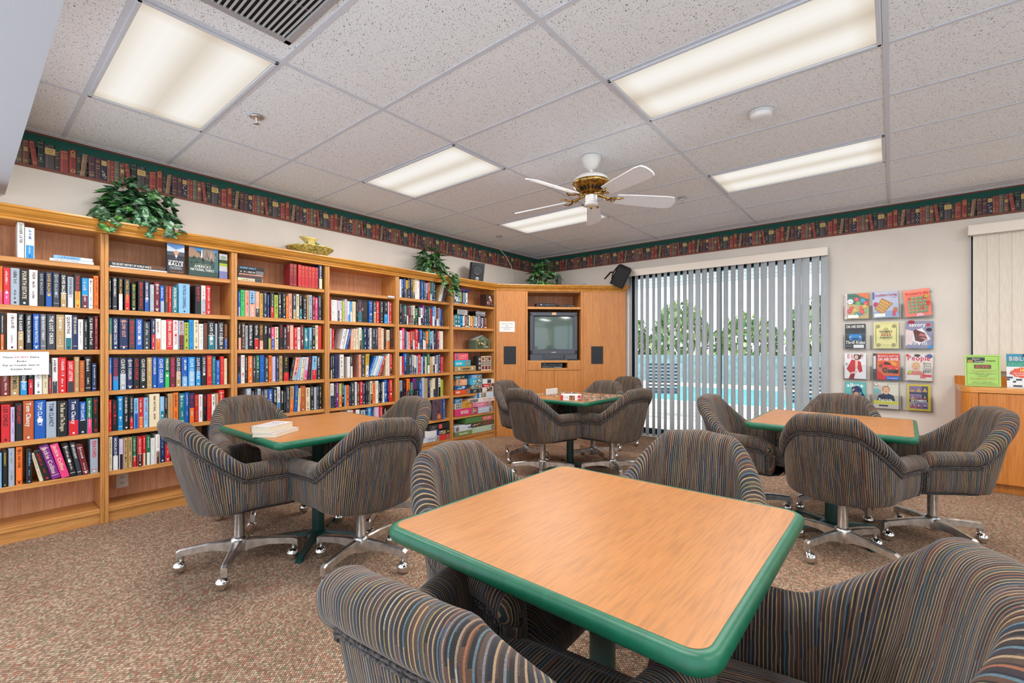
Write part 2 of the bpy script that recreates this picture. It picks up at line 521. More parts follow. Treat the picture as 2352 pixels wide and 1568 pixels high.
def panelmat():
    """prismatic diffuser of a fluorescent fixture: two tubes glow through it along its length"""
    m = bpy.data.materials.new('lit_prismatic_diffuser'); m.use_nodes = True
    nt = m.node_tree; nt.nodes.remove(nt.nodes['Principled BSDF'])
    t = N(nt, 'ShaderNodeTexCoord'); sp = N(nt, 'ShaderNodeSeparateXYZ'); nt.links.new(t.outputs['Object'], sp.inputs[0])
    def M(op, a, b):
        n = N(nt, 'ShaderNodeMath', operation=op)
        for k, q in enumerate((a, b)):
            if isinstance(q, (int, float)): n.inputs[k].default_value = q
            else: nt.links.new(q, n.inputs[k])
        return n.outputs[0]
    d = M('ABSOLUTE', M('SUBTRACT', M('ABSOLUTE', sp.outputs[1], 0), .15), 0)
    ex = M('ABSOLUTE', sp.outputs[0], 0)
    r = ramp(nt, [(0.0, (255, 252, 248)), (.35, (252, 247, 240)), (.8, (234, 225, 213)), (1, (227, 217, 203))], M('DIVIDE', d, .15))
    r2 = ramp(nt, [(.80, (255, 255, 255)), (.98, (234, 226, 214))], M('DIVIDE', ex, .6))
    v = N(nt, 'ShaderNodeTexVoronoi', i_Scale=170.0, i_Randomness=0.0); nt.links.new(t.outputs['Object'], v.inputs['Vector'])
    r3 = ramp(nt, [(.2, (255, 255, 255)), (.7, (240, 238, 234))], v.outputs['Distance'])
    x = N(nt, 'ShaderNodeMix', data_type='RGBA', blend_type='MULTIPLY'); x.inputs[0].default_value = 1
    nt.links.new(r.outputs[0], x.inputs[6]); nt.links.new(r2.outputs[0], x.inputs[7])
    y = N(nt, 'ShaderNodeMix', data_type='RGBA', blend_type='MULTIPLY'); y.inputs[0].default_value = 1
    nt.links.new(x.outputs[2], y.inputs[6]); nt.links.new(r3.outputs[0], y.inputs[7])
    e = N(nt, 'ShaderNodeEmission', i_Strength=1.0); nt.links.new(y.outputs[2], e.inputs[0])
    nt.links.new(e.outputs[0], nt.nodes['Material Output'].inputs[0])
    return m
DIFFUSER = panelmat()

# ---------------------------------------------------------------- the room
XL, XR, YB, YF, H = -4.54, 3.6, 6.15, -4.0, 2.723
def slab(name, c, d, m, col=(255, 255, 255)):
    return struct(MB().box(c, d, col).build(name, m))
slab('floor', ((XL + XR) / 2, 2.85, -.05), (XR - XL + .3, 6.9, .1), CARPET)
slab('wall_left', (XL - .075, 2.9, 1.4), (.15, 6.6, 2.9), WALL)
w = MB()
for y0, y1, z0, z1 in ((-.4, .3, 0, 2.85), (5.3, 6.2, 0, 2.85), (.3, 5.3, 2.35, 2.85)): w.box((XR + .075, (y0 + y1) / 2, (z0 + z1) / 2), (.15, y1 - y0, z1 - z0))
struct(w.build('wall_right', WALL))
d2 = struct(hub('added_daylight_door'))  # unseen glazed opening, added so side daylight brightens the ceiling
for y in (.33, 1.97, 3.63, 5.27): MB().box((XR + .08, y, 1.17), (.06, .06, 2.35), b=.004).build('stile', DARKFR, d2)
for y in (1.15, 2.8, 4.45): MB().box((XR + .08, y, 1.17), (.006, 1.6, 2.3)).build('pane', PANE, d2)
DX0, DX1, DZ = -2.93, -.545, 2.27
WX0, WX1, WZ0, WZ1 = .575, 2.3, 1.04, 2.30
w = MB()
def wb(x0, x1, z0, z1): w.box(((x0 + x1) / 2, YB + .075, (z0 + z1) / 2), (x1 - x0, .15, z1 - z0))
wb(XL, DX0, 0, 2.85); wb(DX0, DX1, DZ, 2.85); wb(DX1, WX0, 0, 2.85); wb(WX0, WX1, 0, WZ0); wb(WX0, WX1, WZ1, 2.85); wb(WX1, XR, 0, 2.85)
struct(w.build('wall_back', WALL))
w = MB()
w.box(((XL + XR) / 2, -.075, 2.49), (XR - XL, .55, .48))
struct(w.build('trim_4', CEILP))['label'] = 'grey painted header beam overhead'

# suspended ceiling: slab, then every tile and every tee a piece of its own
ceil = struct(MB().box(((XL + XR) / 2, 2.95, 2.85), (XR - XL + .3, 6.7, .12), (120, 120, 120)).build('ceiling', plain('plenum', (150, 150, 150), .9)))
GX, GY, TX, TY = -1.242, 1.6965, 1.2192, .6096
LIGHTS = [(-2, -2), (-2, 1), (-2, 4), (0, 1), (0, 4), (0, -2), (2, 1), (2, 4), (2, -2)]
VENT = (-1, -2)
xs = [XL] + [GX + TX * i for i in range(-2, 4)] + [XR]
ys = [.2] + [GY + TY * j for j in range(-2, 8)] + [YB]
tmesh = {}
for a in range(len(xs) - 1):
    for b in range(len(ys) - 1):
        if (a - 3, b - 3) in LIGHTS: continue
        k = (round(xs[a + 1] - xs[a], 3), round(ys[b + 1] - ys[b], 3))
        ctr = ((xs[a] + xs[a + 1]) / 2, (ys[b] + ys[b + 1]) / 2, H + .014)
        if k not in tmesh:
            tmesh[k] = MB().box((0, 0, 0), (k[0] - .006, k[1] - .006, .016), b=.003).build('ceiling_tile', TILE, ceil, ctr)
        else:
            t = tmesh[k].copy(); S.collection.objects.link(t); t.location = ctr
for i, x in enumerate(xs[1:-1]):
    MB().box((x, (YB + .2) / 2, H + .004), (.025, YB - .2, .005)).build('grid_tee', GRIDW, ceil)
for y in ys[1:-1]:
    MB().box(((XL + XR) / 2, y, H + .0045), (XR - XL, .024, .005)).build('grid_tee', GRIDW, ceil)
m = MB()
m.box((XL + .01, (YB + .2) / 2, H + .004), (.02, YB - .2, .006)); m.box(((XL + XR) / 2, YB - .01, H + .004), (XR - XL, .02, .006))
m.build('wall_angle', GRIDW, ceil)

# fluorescent troffers, each with its lamp
PL = ['over the left end of the bookcases', 'above the middle of the bookcases', 'beyond the fan, near the corner', 'large in front of the smoke detector',
      'past the smoke detector, towards the window', 'over the near table', 'far on the window side', 'by the far wall beyond the tables', 'beside the near table']
for n, (i, j) in enumerate(LIGHTS):
    cx, cy = GX + TX * (i + .5), GY + TY * (j + .5)
    t = thing('ceiling_light', 'lit recessed fluorescent ceiling panel ' + PL[n], 'ceiling light', (cx, cy, H), 0, 'fluorescent ceiling panels')
    f = MB()
    for s in (-1, 1):
        f.box((0, s * .2835, .0), (1.19, .020, .012), b=.003); f.box((s * .585, 0, .0), (.020, .587, .012), b=.003)
    f.build('frame', GRIDW, t)
    MB().box((0, 0, .008), (1.15, .547, .006)).build('diffuser', DIFFUSER, t)
    la = bpy.data.lights.new('fluorescent_tubes', 'AREA')
    la.shape = 'RECTANGLE'; la.size = 1.1; la.size_y = .5; la.energy = LAMP_W; la.color = LAMP_COL
    lo = bpy.data.objects.new('fluorescent_tubes', la); S.collection.objects.link(lo)
    lo.parent = t; lo.location = (0, 0, -.012)

# air return grille
t = thing('air_vent', 'grey louvred air return grille in the ceiling', 'vent', (-1.85, .785, H))
f = MB()
for s in (-1, 1):
    f.box((0, s * .2375, -.004), (.86, .035, .014), (168, 169, 172), b=.004); f.box((s * .4125, 0, -.004), (.035, .51, .014), (168, 169, 172), b=.004)
f.build('frame', PRINT, t)
MB().box((0, 0, .003), (.82, .47, .003), (20, 21, 23)).build('backing', PRINT, t)
for k in range(19):
    l = MB(); l.M = Matrix.Translation((0, -.205 + k * .0228, -.006)) @ Matrix.Rotation(R(-12), 4, 'X')
    l.box((0, 0, 0), (.79, .0090, .0030), (186, 187, 190)); l.build('louvre', PRINT, t)
for s in (-1, 1):
    MB().box((s * .14, 0, .0002), (.012, .45, .002), (96, 97, 100)).build('cross_bar', PRINT, t)

def sprinkler(x, y, label):
    t = thing('sprinkler', label, 'sprinkler', (x, y, H), 0, 'ceiling sprinklers')
    MB().lathe([(.018, 0), (.040, -.002), (.042, -.006), (.030, -.011), (.020, -.011)], 20, (214, 214, 214)).build('escutcheon', CHROME, t)
    b = MB(); b.lathe([(.008, -.008), (.008, -.022), (.003, -.024), (.003, -.044)], 8, (60, 60, 60))
    b.build('head', CHROME, t)
    d = MB(); d.lathe([(.002, -.044), (.018, -.045), (.018, -.047), (.002, -.048)], 12, (70, 70, 72)); d.build('deflector', CHROME, t)
    a = MB()
    for s in (-1, 1): a.tube([(s * .009, 0, -.02), (s * .013, 0, -.03), (s * .004, 0, -.044)], .0022, 5)
    a.build('frame_arm', CHROME, t)
sprinkler(-3.16, 1.23, 'chrome fire sprinkler between the bookcase lights and the wall border')
sprinkler(-1.605, 4.594, 'chrome fire sprinkler beyond the fan blades')
sprinkler(-4.03, 4.606, 'chrome fire sprinkler above the corner speaker')
t = thing('smoke_detector', 'round white smoke detector between two ceiling panels', 'smoke detector', (-.64, 3.244, H))
MB().lathe([(.072, .0), (.074, -.008), (.068, -.012)], 28, (222, 222, 222)).build('base_ring', PRINT, t)
MB().lathe([(.066, -.012), (.064, -.030), (.048, -.040), (.02, -.043), (.001, -.043)], 28, (228, 228, 228)).build('cover', PRINT, t)

# book-pattern wallpaper border: flat print, one repeat is .51 m
BK = [(60, .66, 'A', 7), (85, .72, 'D', 0), (108, .66, 'L', 0), (50, .54, 'S', 0), (100, .60, 'A', 0), (85, .68, 'R', 0), (47, .60, 'D', 0), (64, .64, 'T', -6),
      (20, .5, 'D', 0), (80, .64, 'P', 0), (65, .62, 'P', 0), (75, .66, 'F', 0), (45, .64, 'B', 0), (41, .63, 'A', 0), (65, .66, 'O', 0), (65, .64, 'Q', 0), (15, .5, 'D', 0)]
BC = dict(A=(140, 66, 62), D=(50, 58, 56), L=(84, 76, 78), S=(66, 62, 60), R=(130, 60, 54), T=(136, 106, 86), P=(84, 58, 64), F=(48, 52, 68), B=(132, 80, 72), O=(102, 98, 88), Q=(114, 76, 68))
def border(name, O, X, L, off):
    m = MB(); d = D2(m, O, X, (0, 0, 1), lift=.0006, step=0)
    rnd = random.Random(4)
    d.rect(0, 0, L, .252, (2, 78, 66)); d.h += .0002
    d.rect(0, 0, L, .019, (122, 74, 58)); d.rect(0, .238, L, .014, (112, 66, 52)); d.rect(0, .019, L, .003, (70, 42, 34))
    k = .51 / 1075
    x = off - .51
    base = d.h + .0002
    while x < L:
        for (wd, ht, c, sl) in BK:
            w0, x0, x1 = wd * k, x, x + wd * k
            x = x1
            if x0 < 0 or x1 > L: continue
            hh = ht * .252; dx = hh * math.tan(R(sl)); z0 = .020
            col = BC[c]
            d.h = base
            if sl: d.rect(x0 - .004, z0, w0 + .012, hh * .8, (40, 46, 46)); d.h += .0001
            def band(y0, y1, cc, i0=0, i1=1):
                a0, a1 = -dx * (y0 / hh), -dx * (y1 / hh)
                d.poly([(x0 + dx / 2 + a0 + w0 * i0, z0 + y0), (x0 + dx / 2 + a0 + w0 * i1, z0 + y0), (x0 + dx / 2 + a1 + w0 * i1, z0 + y1), (x0 + dx / 2 + a1 + w0 * i0, z0 + y1)], cc)
            band(0, hh, col); d.h += .0001
            band(0, hh, tuple(v * .55 for v in col), .86, 1); band(0, hh, tuple(min(255, v * 1.22) for v in col), .12, .3); band(hh * .97, hh, tuple(v * 1.3 for v in col)); d.h += .0001
            gold = (196, 164, 104)
            if c == 'L': band(hh * .60, hh * .86, (206, 176, 110)); d.h += .0001; band(hh * .68, hh * .70, (110, 90, 60), .2, .8); band(hh * .76, hh * .78, (110, 90, 60), .15, .85)
            elif c == 'R':
                for q in (.12, .88): d.ell(x0 + w0 / 2, z0 + hh * q, w0 * .3, w0 * .3, gold, 10); d.h += .0001; d.ell(x0 + w0 / 2, z0 + hh * q, w0 * .2, w0 * .2, col, 10)
                for q in (.7, .74, .78): band(hh * q, hh * q + .003, gold, .2, .8)
            elif c == 'F':
                band(hh * .66, hh * .88, gold, .08, .92); d.h += .0001
                for q in range(9): d.ell(x0 + w0 * rnd.uniform(.2, .8), z0 + hh * rnd.uniform(.08, .6), .0035, .004, (206, 196, 170), 6)
            elif c == 'D' and wd > 60:
                for q in (.9, .75, .45, .2): band(hh * q, hh * q + .004, (130, 130, 116), .1, .8)
                d.ell(x0 + w0 * .5, z0 + hh * .32, .006, .014, (140, 130, 100), 8)
            else:
                for q in rnd.sample((.1, .15, .25, .5, .62, .7, .8, .86, .92), 4): band(hh * q, hh * q + .0028, gold if c != 'T' else (190, 160, 130), .12, .8)
                if c == 'Q': band(hh * .55, hh * .7, gold, .2, .8)
    return struct(m.build(name, PAPER))
border('trim_1', (XL + .001, .2, 2.464), (0, 1, 0), YB - .2, .12)
border('trim_2', (XL, YB - .001, 2.464), (1, 0, 0), XR - XL, .3)

# sliding patio door behind the blinds
door = struct(hub('door_1'))
def fr(nm, x, z, dx, dz, y=YB + .06, dy=.05, mt=DARKFR): return MB().box((x, y, z), (dx, dy, dz), b=.004).build(nm, mt, door)
fr('jamb', DX0 + .075, DZ / 2, .05, DZ, dy=.09); fr('jamb', DX1 - .022, DZ / 2, .044, DZ, dy=.09)
fr('head_rail', (DX0 + DX1) / 2, DZ - .025, DX1 - DX0, .05, dy=.09)
fr('threshold', (DX0 + DX1) / 2, .018, DX1 - DX0, .036, dy=.14, mt=WHITE)
fr('stile', -1.70, DZ / 2, .055, DZ - .08)
fr('bottom_rail', (DX0 + DX1) / 2, .075, DX1 - DX0 - .1, .08)
MB().box((-2.28, YB + .07, 1.16), (1.14, .006, 2.12)).build('pane', PANE, door)
MB().box((-1.13, YB + .085, 1.16), (1.12, .006, 2.12)).build('pane', PANE, door)
MB().box((DX0 + .115, YB + .02, .98), (.022, .03, .17), b=.006).build('handle', WHITE, door)
struct(MB().box((DX0 + .022, YB + .03, DZ / 2), (.045, .07, DZ), b=.004).build('trim_3', WHITE))

win = struct(hub('window_1'))
for x, z, dx, dz in ((WX0 + .02, 1.67, .04, 1.26), (WX1 - .02, 1.67, .04, 1.26), (1.44, 1.06, 1.72, .04), (1.44, 2.28, 1.72, .04), (1.44, 1.67, .04, 1.26)):
    MB().box((x, YB + .08, z), (dx, .05, dz), b=.004).build('window_frame', DARKFR, win)
MB().box((1.44, YB + .09, 1.67), (1.68, .006, 1.24)).build('pane', PANE, win)
MB().box((1.44, YB + .01, 1.035), (1.76, .06, .02), b=.004).build('window_sill', WHITE, win)

def vane(width, z0, z1, sag=.006):
    m = MB(); n = 5
    pts = [(-width / 2 + width * k / n, sag * (1 - (2 * k / n - 1) ** 2)) for k in range(n + 1)]
    pts2 = [(x, y - .0012) for x, y in pts[::-1]]
    m.prism(pts + pts2, z0, z1, smooth=False)
    return m
rnd = random.Random(11)
bl = thing('vertical_blind', 'grey vertical vane blind half open across the patio door', 'blind', (0, YB - .085, 0))
MB().box((-1.77, .02, 2.295), (2.46, .012, .095), b=.003).build('valance', plain('cream_valance', (226, 216, 204), .5), bl, (0, -.03, 0))
m = MB()
for x in (-2.996, -.544): m.box((x, .035, 2.295), (.010, .075, .095), b=.002)
m.build('valance_return', bpy.data.materials['cream_valance'], bl)
MB().box((-1.77, .03, 2.275), (2.42, .04, .035)).build('head_rail', WHITE, bl)
v0 = None
for k in range(28):
    x = -2.855 + k * .0845 + rnd.uniform(-.006, .006)
    a = R(-37 - rnd.uniform(-9, 9) + (8 if k > 23 else 0))
    if v0 is None: v0 = o = vane(.089, .03, 2.262).build('vane', VANE, bl)
    else: o = v0.copy(); S.collection.objects.link(o)
    o.location = (x, .02, 0); o.rotation_euler = (0, 0, a)
b2 = thing('vertical_blind', 'cream vertical vane blind closed over the window behind the cabinet', 'blind', (0, YB - .06, 0))
MB().box((1.44, -.045, 2.335), (1.78, .012, .095), b=.003).build('valance', bpy.data.materials['cream_valance'], b2)
MB().box((.557, .0, 2.335), (.010, .10, .095), b=.002).build('valance_return', bpy.data.materials['cream_valance'], b2)
MB().box((1.44, .0, 2.31), (1.74, .04, .04)).build('head_rail', WHITE, b2)
v0 = None
for k in range(21):
    if v0 is None: v0 = o = vane(.089, 1.02, 2.30, .004).build('vane', VANE2, b2)
    else: o = v0.copy(); S.collection.objects.link(o)
    o.location = (.632 + k * .0788, .0, 0); o.rotation_euler = (0, 0, R(-7))
cb = MB(); cb.tube([(.572, -.01, 2.3), (.572, -.01, 1.6), (.573, -.008, 1.09)], .003, 6, (190, 195, 200)); cb.build('pull_chain', PRINT, b2)

# ---------------------------------------------------------------- outside: terrace, pool, planting
slab('terrace', (0, 18.3, -.06), (40, 24, .1), plain('pale_paving', (200, 190, 178), .8, 0, .05, 3))
slab('pool_coping', (-1.0, 12.6, .01), (9.4, 4.6, .06), plain('white_coping', (214, 210, 204), .7))
slab('pool_water', (-1.0, 12.6, .035), (8.8, 4.0, .02), plain('pool_water', (60, 176, 196), .05, 0, .12, 2, .01))
slab('wall_outside', (4.6, 18.2, 2.2), (7.0, .3, 4.4), plain('mauve_render', (138, 136, 150), .8))
slab('wall_garden', (-6.5, 17.2, .5), (15, .1, 1.0), plain('blue_green_fence', (120, 150, 156), .7, 0, .1, 6))
fo = MB(); rnd = random.Random(3)
for k in range(900):
    th, ph, rr = rnd.uniform(0, 6.283), math.acos(rnd.uniform(-.6, 1)), rnd.uniform(.75, 1.05)
    c = Vector((rr * math.sin(ph) * math.cos(th), rr * math.sin(ph) * math.sin(th), rr * math.cos(ph)))
    a = Vector((rnd.uniform(-1, 1), rnd.uniform(-1, 1), rnd.uniform(-1, 1))).normalized() * .11
    b = a.cross(Vector((rnd.uniform(-1, 1), rnd.uniform(-1, 1), rnd.uniform(-1, 1)))).normalized() * .07
    fo.add([c - a, c + b, c + a, c - b], [(0, 1, 2, 3)], rnd.choice(((150, 178, 90), (120, 156, 84), (186, 198, 120), (104, 140, 84), (206, 212, 150))))
bush0 = None
for k, (x, y, s, zs) in enumerate(((-9.6, 19.6, 1.25, 1.7), (-7.0, 19.8, 1.2, 1.9), (-4.4, 19.6, 1.2, 1.5), (-1.9, 19.8, 1.2, 1.9), (.5, 19.6, 1.1, 1.4), (2.7, 16.4, .95, 1.0), (4.6, 16.6, .9, 1.7), (6.4, 16.4, .85, 1.5), (-12.3, 19.8, 1.3, 1.8))):
    lab = 'leafy green garden bush beyond the pool, ' + ('second from the left', 'third from the left', 'fourth from the left', 'tall in the middle', 'low beside the tall one', 'low in front of the mauve wall', 'tall by the mauve wall', 'last on the window side', 'leftmost through the blinds')[k]
    t = thing('bush', lab, 'bush', (x, y, 0), k * 1.1, 'garden bushes')
    if bush0 is None:
        bush0 = o = fo.build('foliage', LEAF, t)
        st0 = s0 = MB().tube([(0, 0, 0), (.03, 0, .7)], .05, 7, (92, 70, 50)).build('stem', PRINT, t)
    else:
        o = bush0.copy(); S.collection.objects.link(o); o.parent = t
        s0 = st0.copy(); S.collection.objects.link(s0); s0.parent = t
    o.scale = (s, s, zs); o.location = (0, 0, zs * .7)
pg = thing('patio_cover', 'white slatted patio cover above the terrace outside', 'patio cover', (0, 7.6, 0))
for k in range(5):
    MB().box((-2, k * .5, 2.62 + .0 * k), (9, .09, .14), (206, 208, 212), b=.006).build('rafter', PRINT, pg)
for x in (-5.6, .9):
    MB().box((x, 2.1, 1.3), (.12, .12, 2.6), (196, 196, 200), b=.006).build('post', PRINT, pg)
def lounge(x, y, rz, label):
    t = thing('patio_chair', label, 'chair', (x, y, 0), rz, 'terrace chairs')
    f = MB()
    for s in (-1, 1):
        f.tube([(s * .28, .3, 0), (s * .28, .28, .42), (s * .28, -.22, .38), (s * .28, -.42, .95)], .014, 6, (226, 226, 226))
        f.tube([(s * .28, -.3, 0), (s * .28, -.2, .38)], .014, 6, (226, 226, 226))
    f.build('frame', PRINT, t)
    for k in range(9):
        q = k / 8
        MB().box((0, -.22 - .2 * q, .42 + .52 * q), (.56, .012, .035), (70, 86, 110)).build('back_strap', PRINT, t)
    for k in range(8):
        MB().box((0, -.18 + k * .06, .40 + k * .004), (.56, .04, .012), (70, 86, 110)).build('seat_strap', PRINT, t)
lounge(-3.35, 8.6, R(20), 'strapped terrace chair seen through the middle of the blinds')
lounge(-.95, 8.4, R(-10), 'strapped terrace chair seen through the door by the table')
lounge(-4.9, 8.8, R(30), 'strapped terrace chair outside nearest the corner cabinet')

# ---------------------------------------------------------------- bookcases along the left wall
XF, PITCH, Y0 = -4.25, .8245, .657
ORD = ['first', 'second', 'third', 'fourth', 'fifth', 'sixth', 'seventh', 'eighth', 'ninth', 'tenth', 'eleventh', 'twelfth', 'thirteenth', 'fourteenth', 'fifteenth',
       'sixteenth', 'seventeenth', 'eighteenth', 'nineteenth', 'twentieth', 'twenty-first', 'twenty-second', 'twenty-third', 'twenty-fourth', 'twenty-fifth', 'twenty-sixth']
CASE = ['leftmost bookcase', 'second bookcase', 'third bookcase', 'fourth bookcase', 'fifth bookcase', 'sixth bookcase']
SHELF_Z = [1.806, 1.503, 1.219, .93, .64, .36]
DECK = .105
cl = ['leftmost oak bookcase, paper notice taped to its shelf', 'second oak bookcase from the left, face-out books on top shelf', 'third oak bookcase, red volumes on top shelf',
      'fourth oak bookcase with an empty top shelf', 'fifth oak bookcase, ivy hanging over its top', 'sixth oak bookcase holding puzzle boxes, next to the corner cabinet']
proto = None
for u in range(6):
    yc = Y0 + PITCH * (u - .5)
    t = thing('bookcase', cl[u], 'bookcase', (0, yc, 0), 0, 'oak bookcases along the wall')
    if proto is None:
        proto = []
        h2 = PITCH / 2
        dp = XF - XL - .004
        xc = (XF + XL) / 2
        for s in (-1, 1):
            proto.append(MB().box((xc - .006, s * (h2 - .0105), 1.02), (dp - .014, .019, 2.04)).build('side_panel', WOOD_V, t))
            m = MB()
            m.box((XF - .009, s * (h2 - .0113), 1.015), (.018, .0215, 2.03), b=.003)
            m.box((XF + .0015, s * (h2 - .0150), 1.015), (.004, .008, 2.03), b=.0015)
            proto.append(m.build('face_stile', WOOD_V, t))
        proto.append(MB().box((XL + .008, 0, 1.05), (.008, PITCH - .04, 2.0)).build('back_panel', WOOD_B, t))
        for z in SHELF_Z:
            proto.append(MB().box((xc - .006, 0, z - .016), (dp - .016, PITCH - .042, .032), b=.002).build('shelf', WOOD_H, t))
        proto.append(MB().box((xc - .006, 0, DECK - .016), (dp - .016, PITCH - .042, .032), b=.002).build('bottom_shelf', WOOD_H, t))
        proto.append(MB().box((XF - .035, 0, .036), (.016, PITCH - .042, .072)).build('kick_board', WOOD_H, t))
        proto.append(MB().box((xc, 0, 2.065), (dp, PITCH - .002, .05)).build('top_panel', WOOD_H, t))
    else:
        for o in proto:
            c = o.copy(); S.collection.objects.link(c); c.parent = t

def sweep(path, prof, col=(255, 255, 255)):
    """a moulding: profile (outward, height) swept along a plan path with mitred corners; outward is right of travel"""
    m = MB(); P = [Vector((x, y)) for x, y in path]; n = len(prof); vs = []
    for i, p in enumerate(P):
        ds = []
        if i > 0: ds.append((p - P[i - 1]).normalized())
        if i < len(P) - 1: ds.append((P[i + 1] - p).normalized())
        ns = [Vector((d.y, -d.x)) for d in ds]
        b = sum(ns, Vector((0, 0))).normalized(); k = 1 / b.dot(ns[0])
        vs += [(p.x + b.x * o * k, p.y + b.y * o * k, z) for o, z in prof]
    fs = [(i * n + j, i * n + (j + 1) % n, (i + 1) * n + (j + 1) % n, (i + 1) * n + j) for i in range(len(P) - 1) for j in range(n)]
    m.add(vs, fs, col)
    m.add(vs, [tuple(range(n)), tuple(range((len(P) - 1) * n, len(P) * n))[::-1]], col)
    return m
prof = [(-.02, 2.035), (.004, 2.035), (.008, 2.040), (.008, 2.047), (.004, 2.050), (.010, 2.056), (.014, 2.060), (.012, 2.066), (.022, 2.072), (.034, 2.082), (.044, 2.096), (.047, 2.104),
        (.054, 2.107), (.056, 2.113), (.054, 2.122), (-.02, 2.122)]
ce = (XF + 1.86 * .7071, 4.78 + 1.86 * .7071)
tag(sweep([(XF, -.4), (XF, 4.78), ce, (ce[0] - .03, YB - .005)], prof).build('crown_moulding', CROWN),
    'honey oak crown moulding along the top of the bookcases', 'moulding')

# ---------------------------------------------------------------- books
def book_mesh(m, wd, ht, dp, cols, text, rnd, x0=0.0, flat_pages=True):
    """stands on its spine bottom centre; spine faces +x, cover boards run back to -dp"""
    base, tc, ac = C(cols[0]), C(cols[1] if len(cols) > 1 else 'w'), (C(cols[2]) if len(cols) > 2 else None)
    a = wd / 2; ch = min(.004, a * .45); bd = .0028
    pr = [(-dp, -a), (-ch, -a), (0, -a + ch), (0, a - ch), (-ch, a), (-dp, a), (-dp, a - bd), (-ch - .002, a - bd), (-ch - .002, -a + bd), (-dp, -a + bd)]
    if flat_pages:
        m.prism(pr, 0, ht, base)
        m.box((-dp / 2 - .004, 0, ht / 2), (dp - .010, wd - 2 * bd - .0004, ht - .007), (226, 214, 188))
    else:
        m.prism(pr[:6], 0, ht, base)
    # print on the spine
    sw = wd - 2 * ch
    d = D2(m, (x0, -a + ch, 0), (0, 1, 0), (0, 0, 1), lift=.0003)
    if ac:
        k = rnd.choice((.34, .42, .5))
        d.rect(0, 0, sw, ht * k, ac)
        if rnd.random() < .3: d.rect(0, ht * k, sw, .004, tc)
    elif rnd.random() < .35:
        d.rect(0, ht * .9, sw, .003, tc); d.rect(0, ht * .1, sw, .003, tc)
    if rnd.random() < .6 and wd > .018:
        q = min(sw * .42, .010); d.rect(sw / 2 - q / 2, ht * .04, q, q * 1.2, rnd.choice((tc, (220, 220, 216), tc)))
    elif rnd.random() < .4 and wd > .02:
        d.ell(sw / 2, ht * rnd.uniform(.3, .5), sw * .3, sw * .36, tc, 10)
    # lettering runs down the spine
    e = D2(m, (x0, a - ch, ht * .95), (0, 0, -1), (0, 1, 0), lift=.0006)
    e.O = Vector((x0, -a + ch, ht * .95))
    if text and text != '~':
        th = min(sw * .56, .020)
        ln = min(ht * .80, th * .78 * len(text))
        e.txt(text, 0, sw / 2 - th / 2, th, tc, fit=max(ln, ht * .5) if len(text) > 5 else None, bold=True, sx=1.15)
    else:
        th = min(sw * .5, .015); 
        e.scrawl(0.004, sw / 2 - th / 2 + rnd.uniform(-.1, .1) * sw, ht * rnd.uniform(.34, .5), th, tc, rnd)
        e.scrawl(ht * .55, sw / 2 - th * .32, ht * rnd.uniform(.16, .26), th * rnd.uniform(.55, .8), tc if not ac or rnd.random() < .5 else C('w'), rnd)
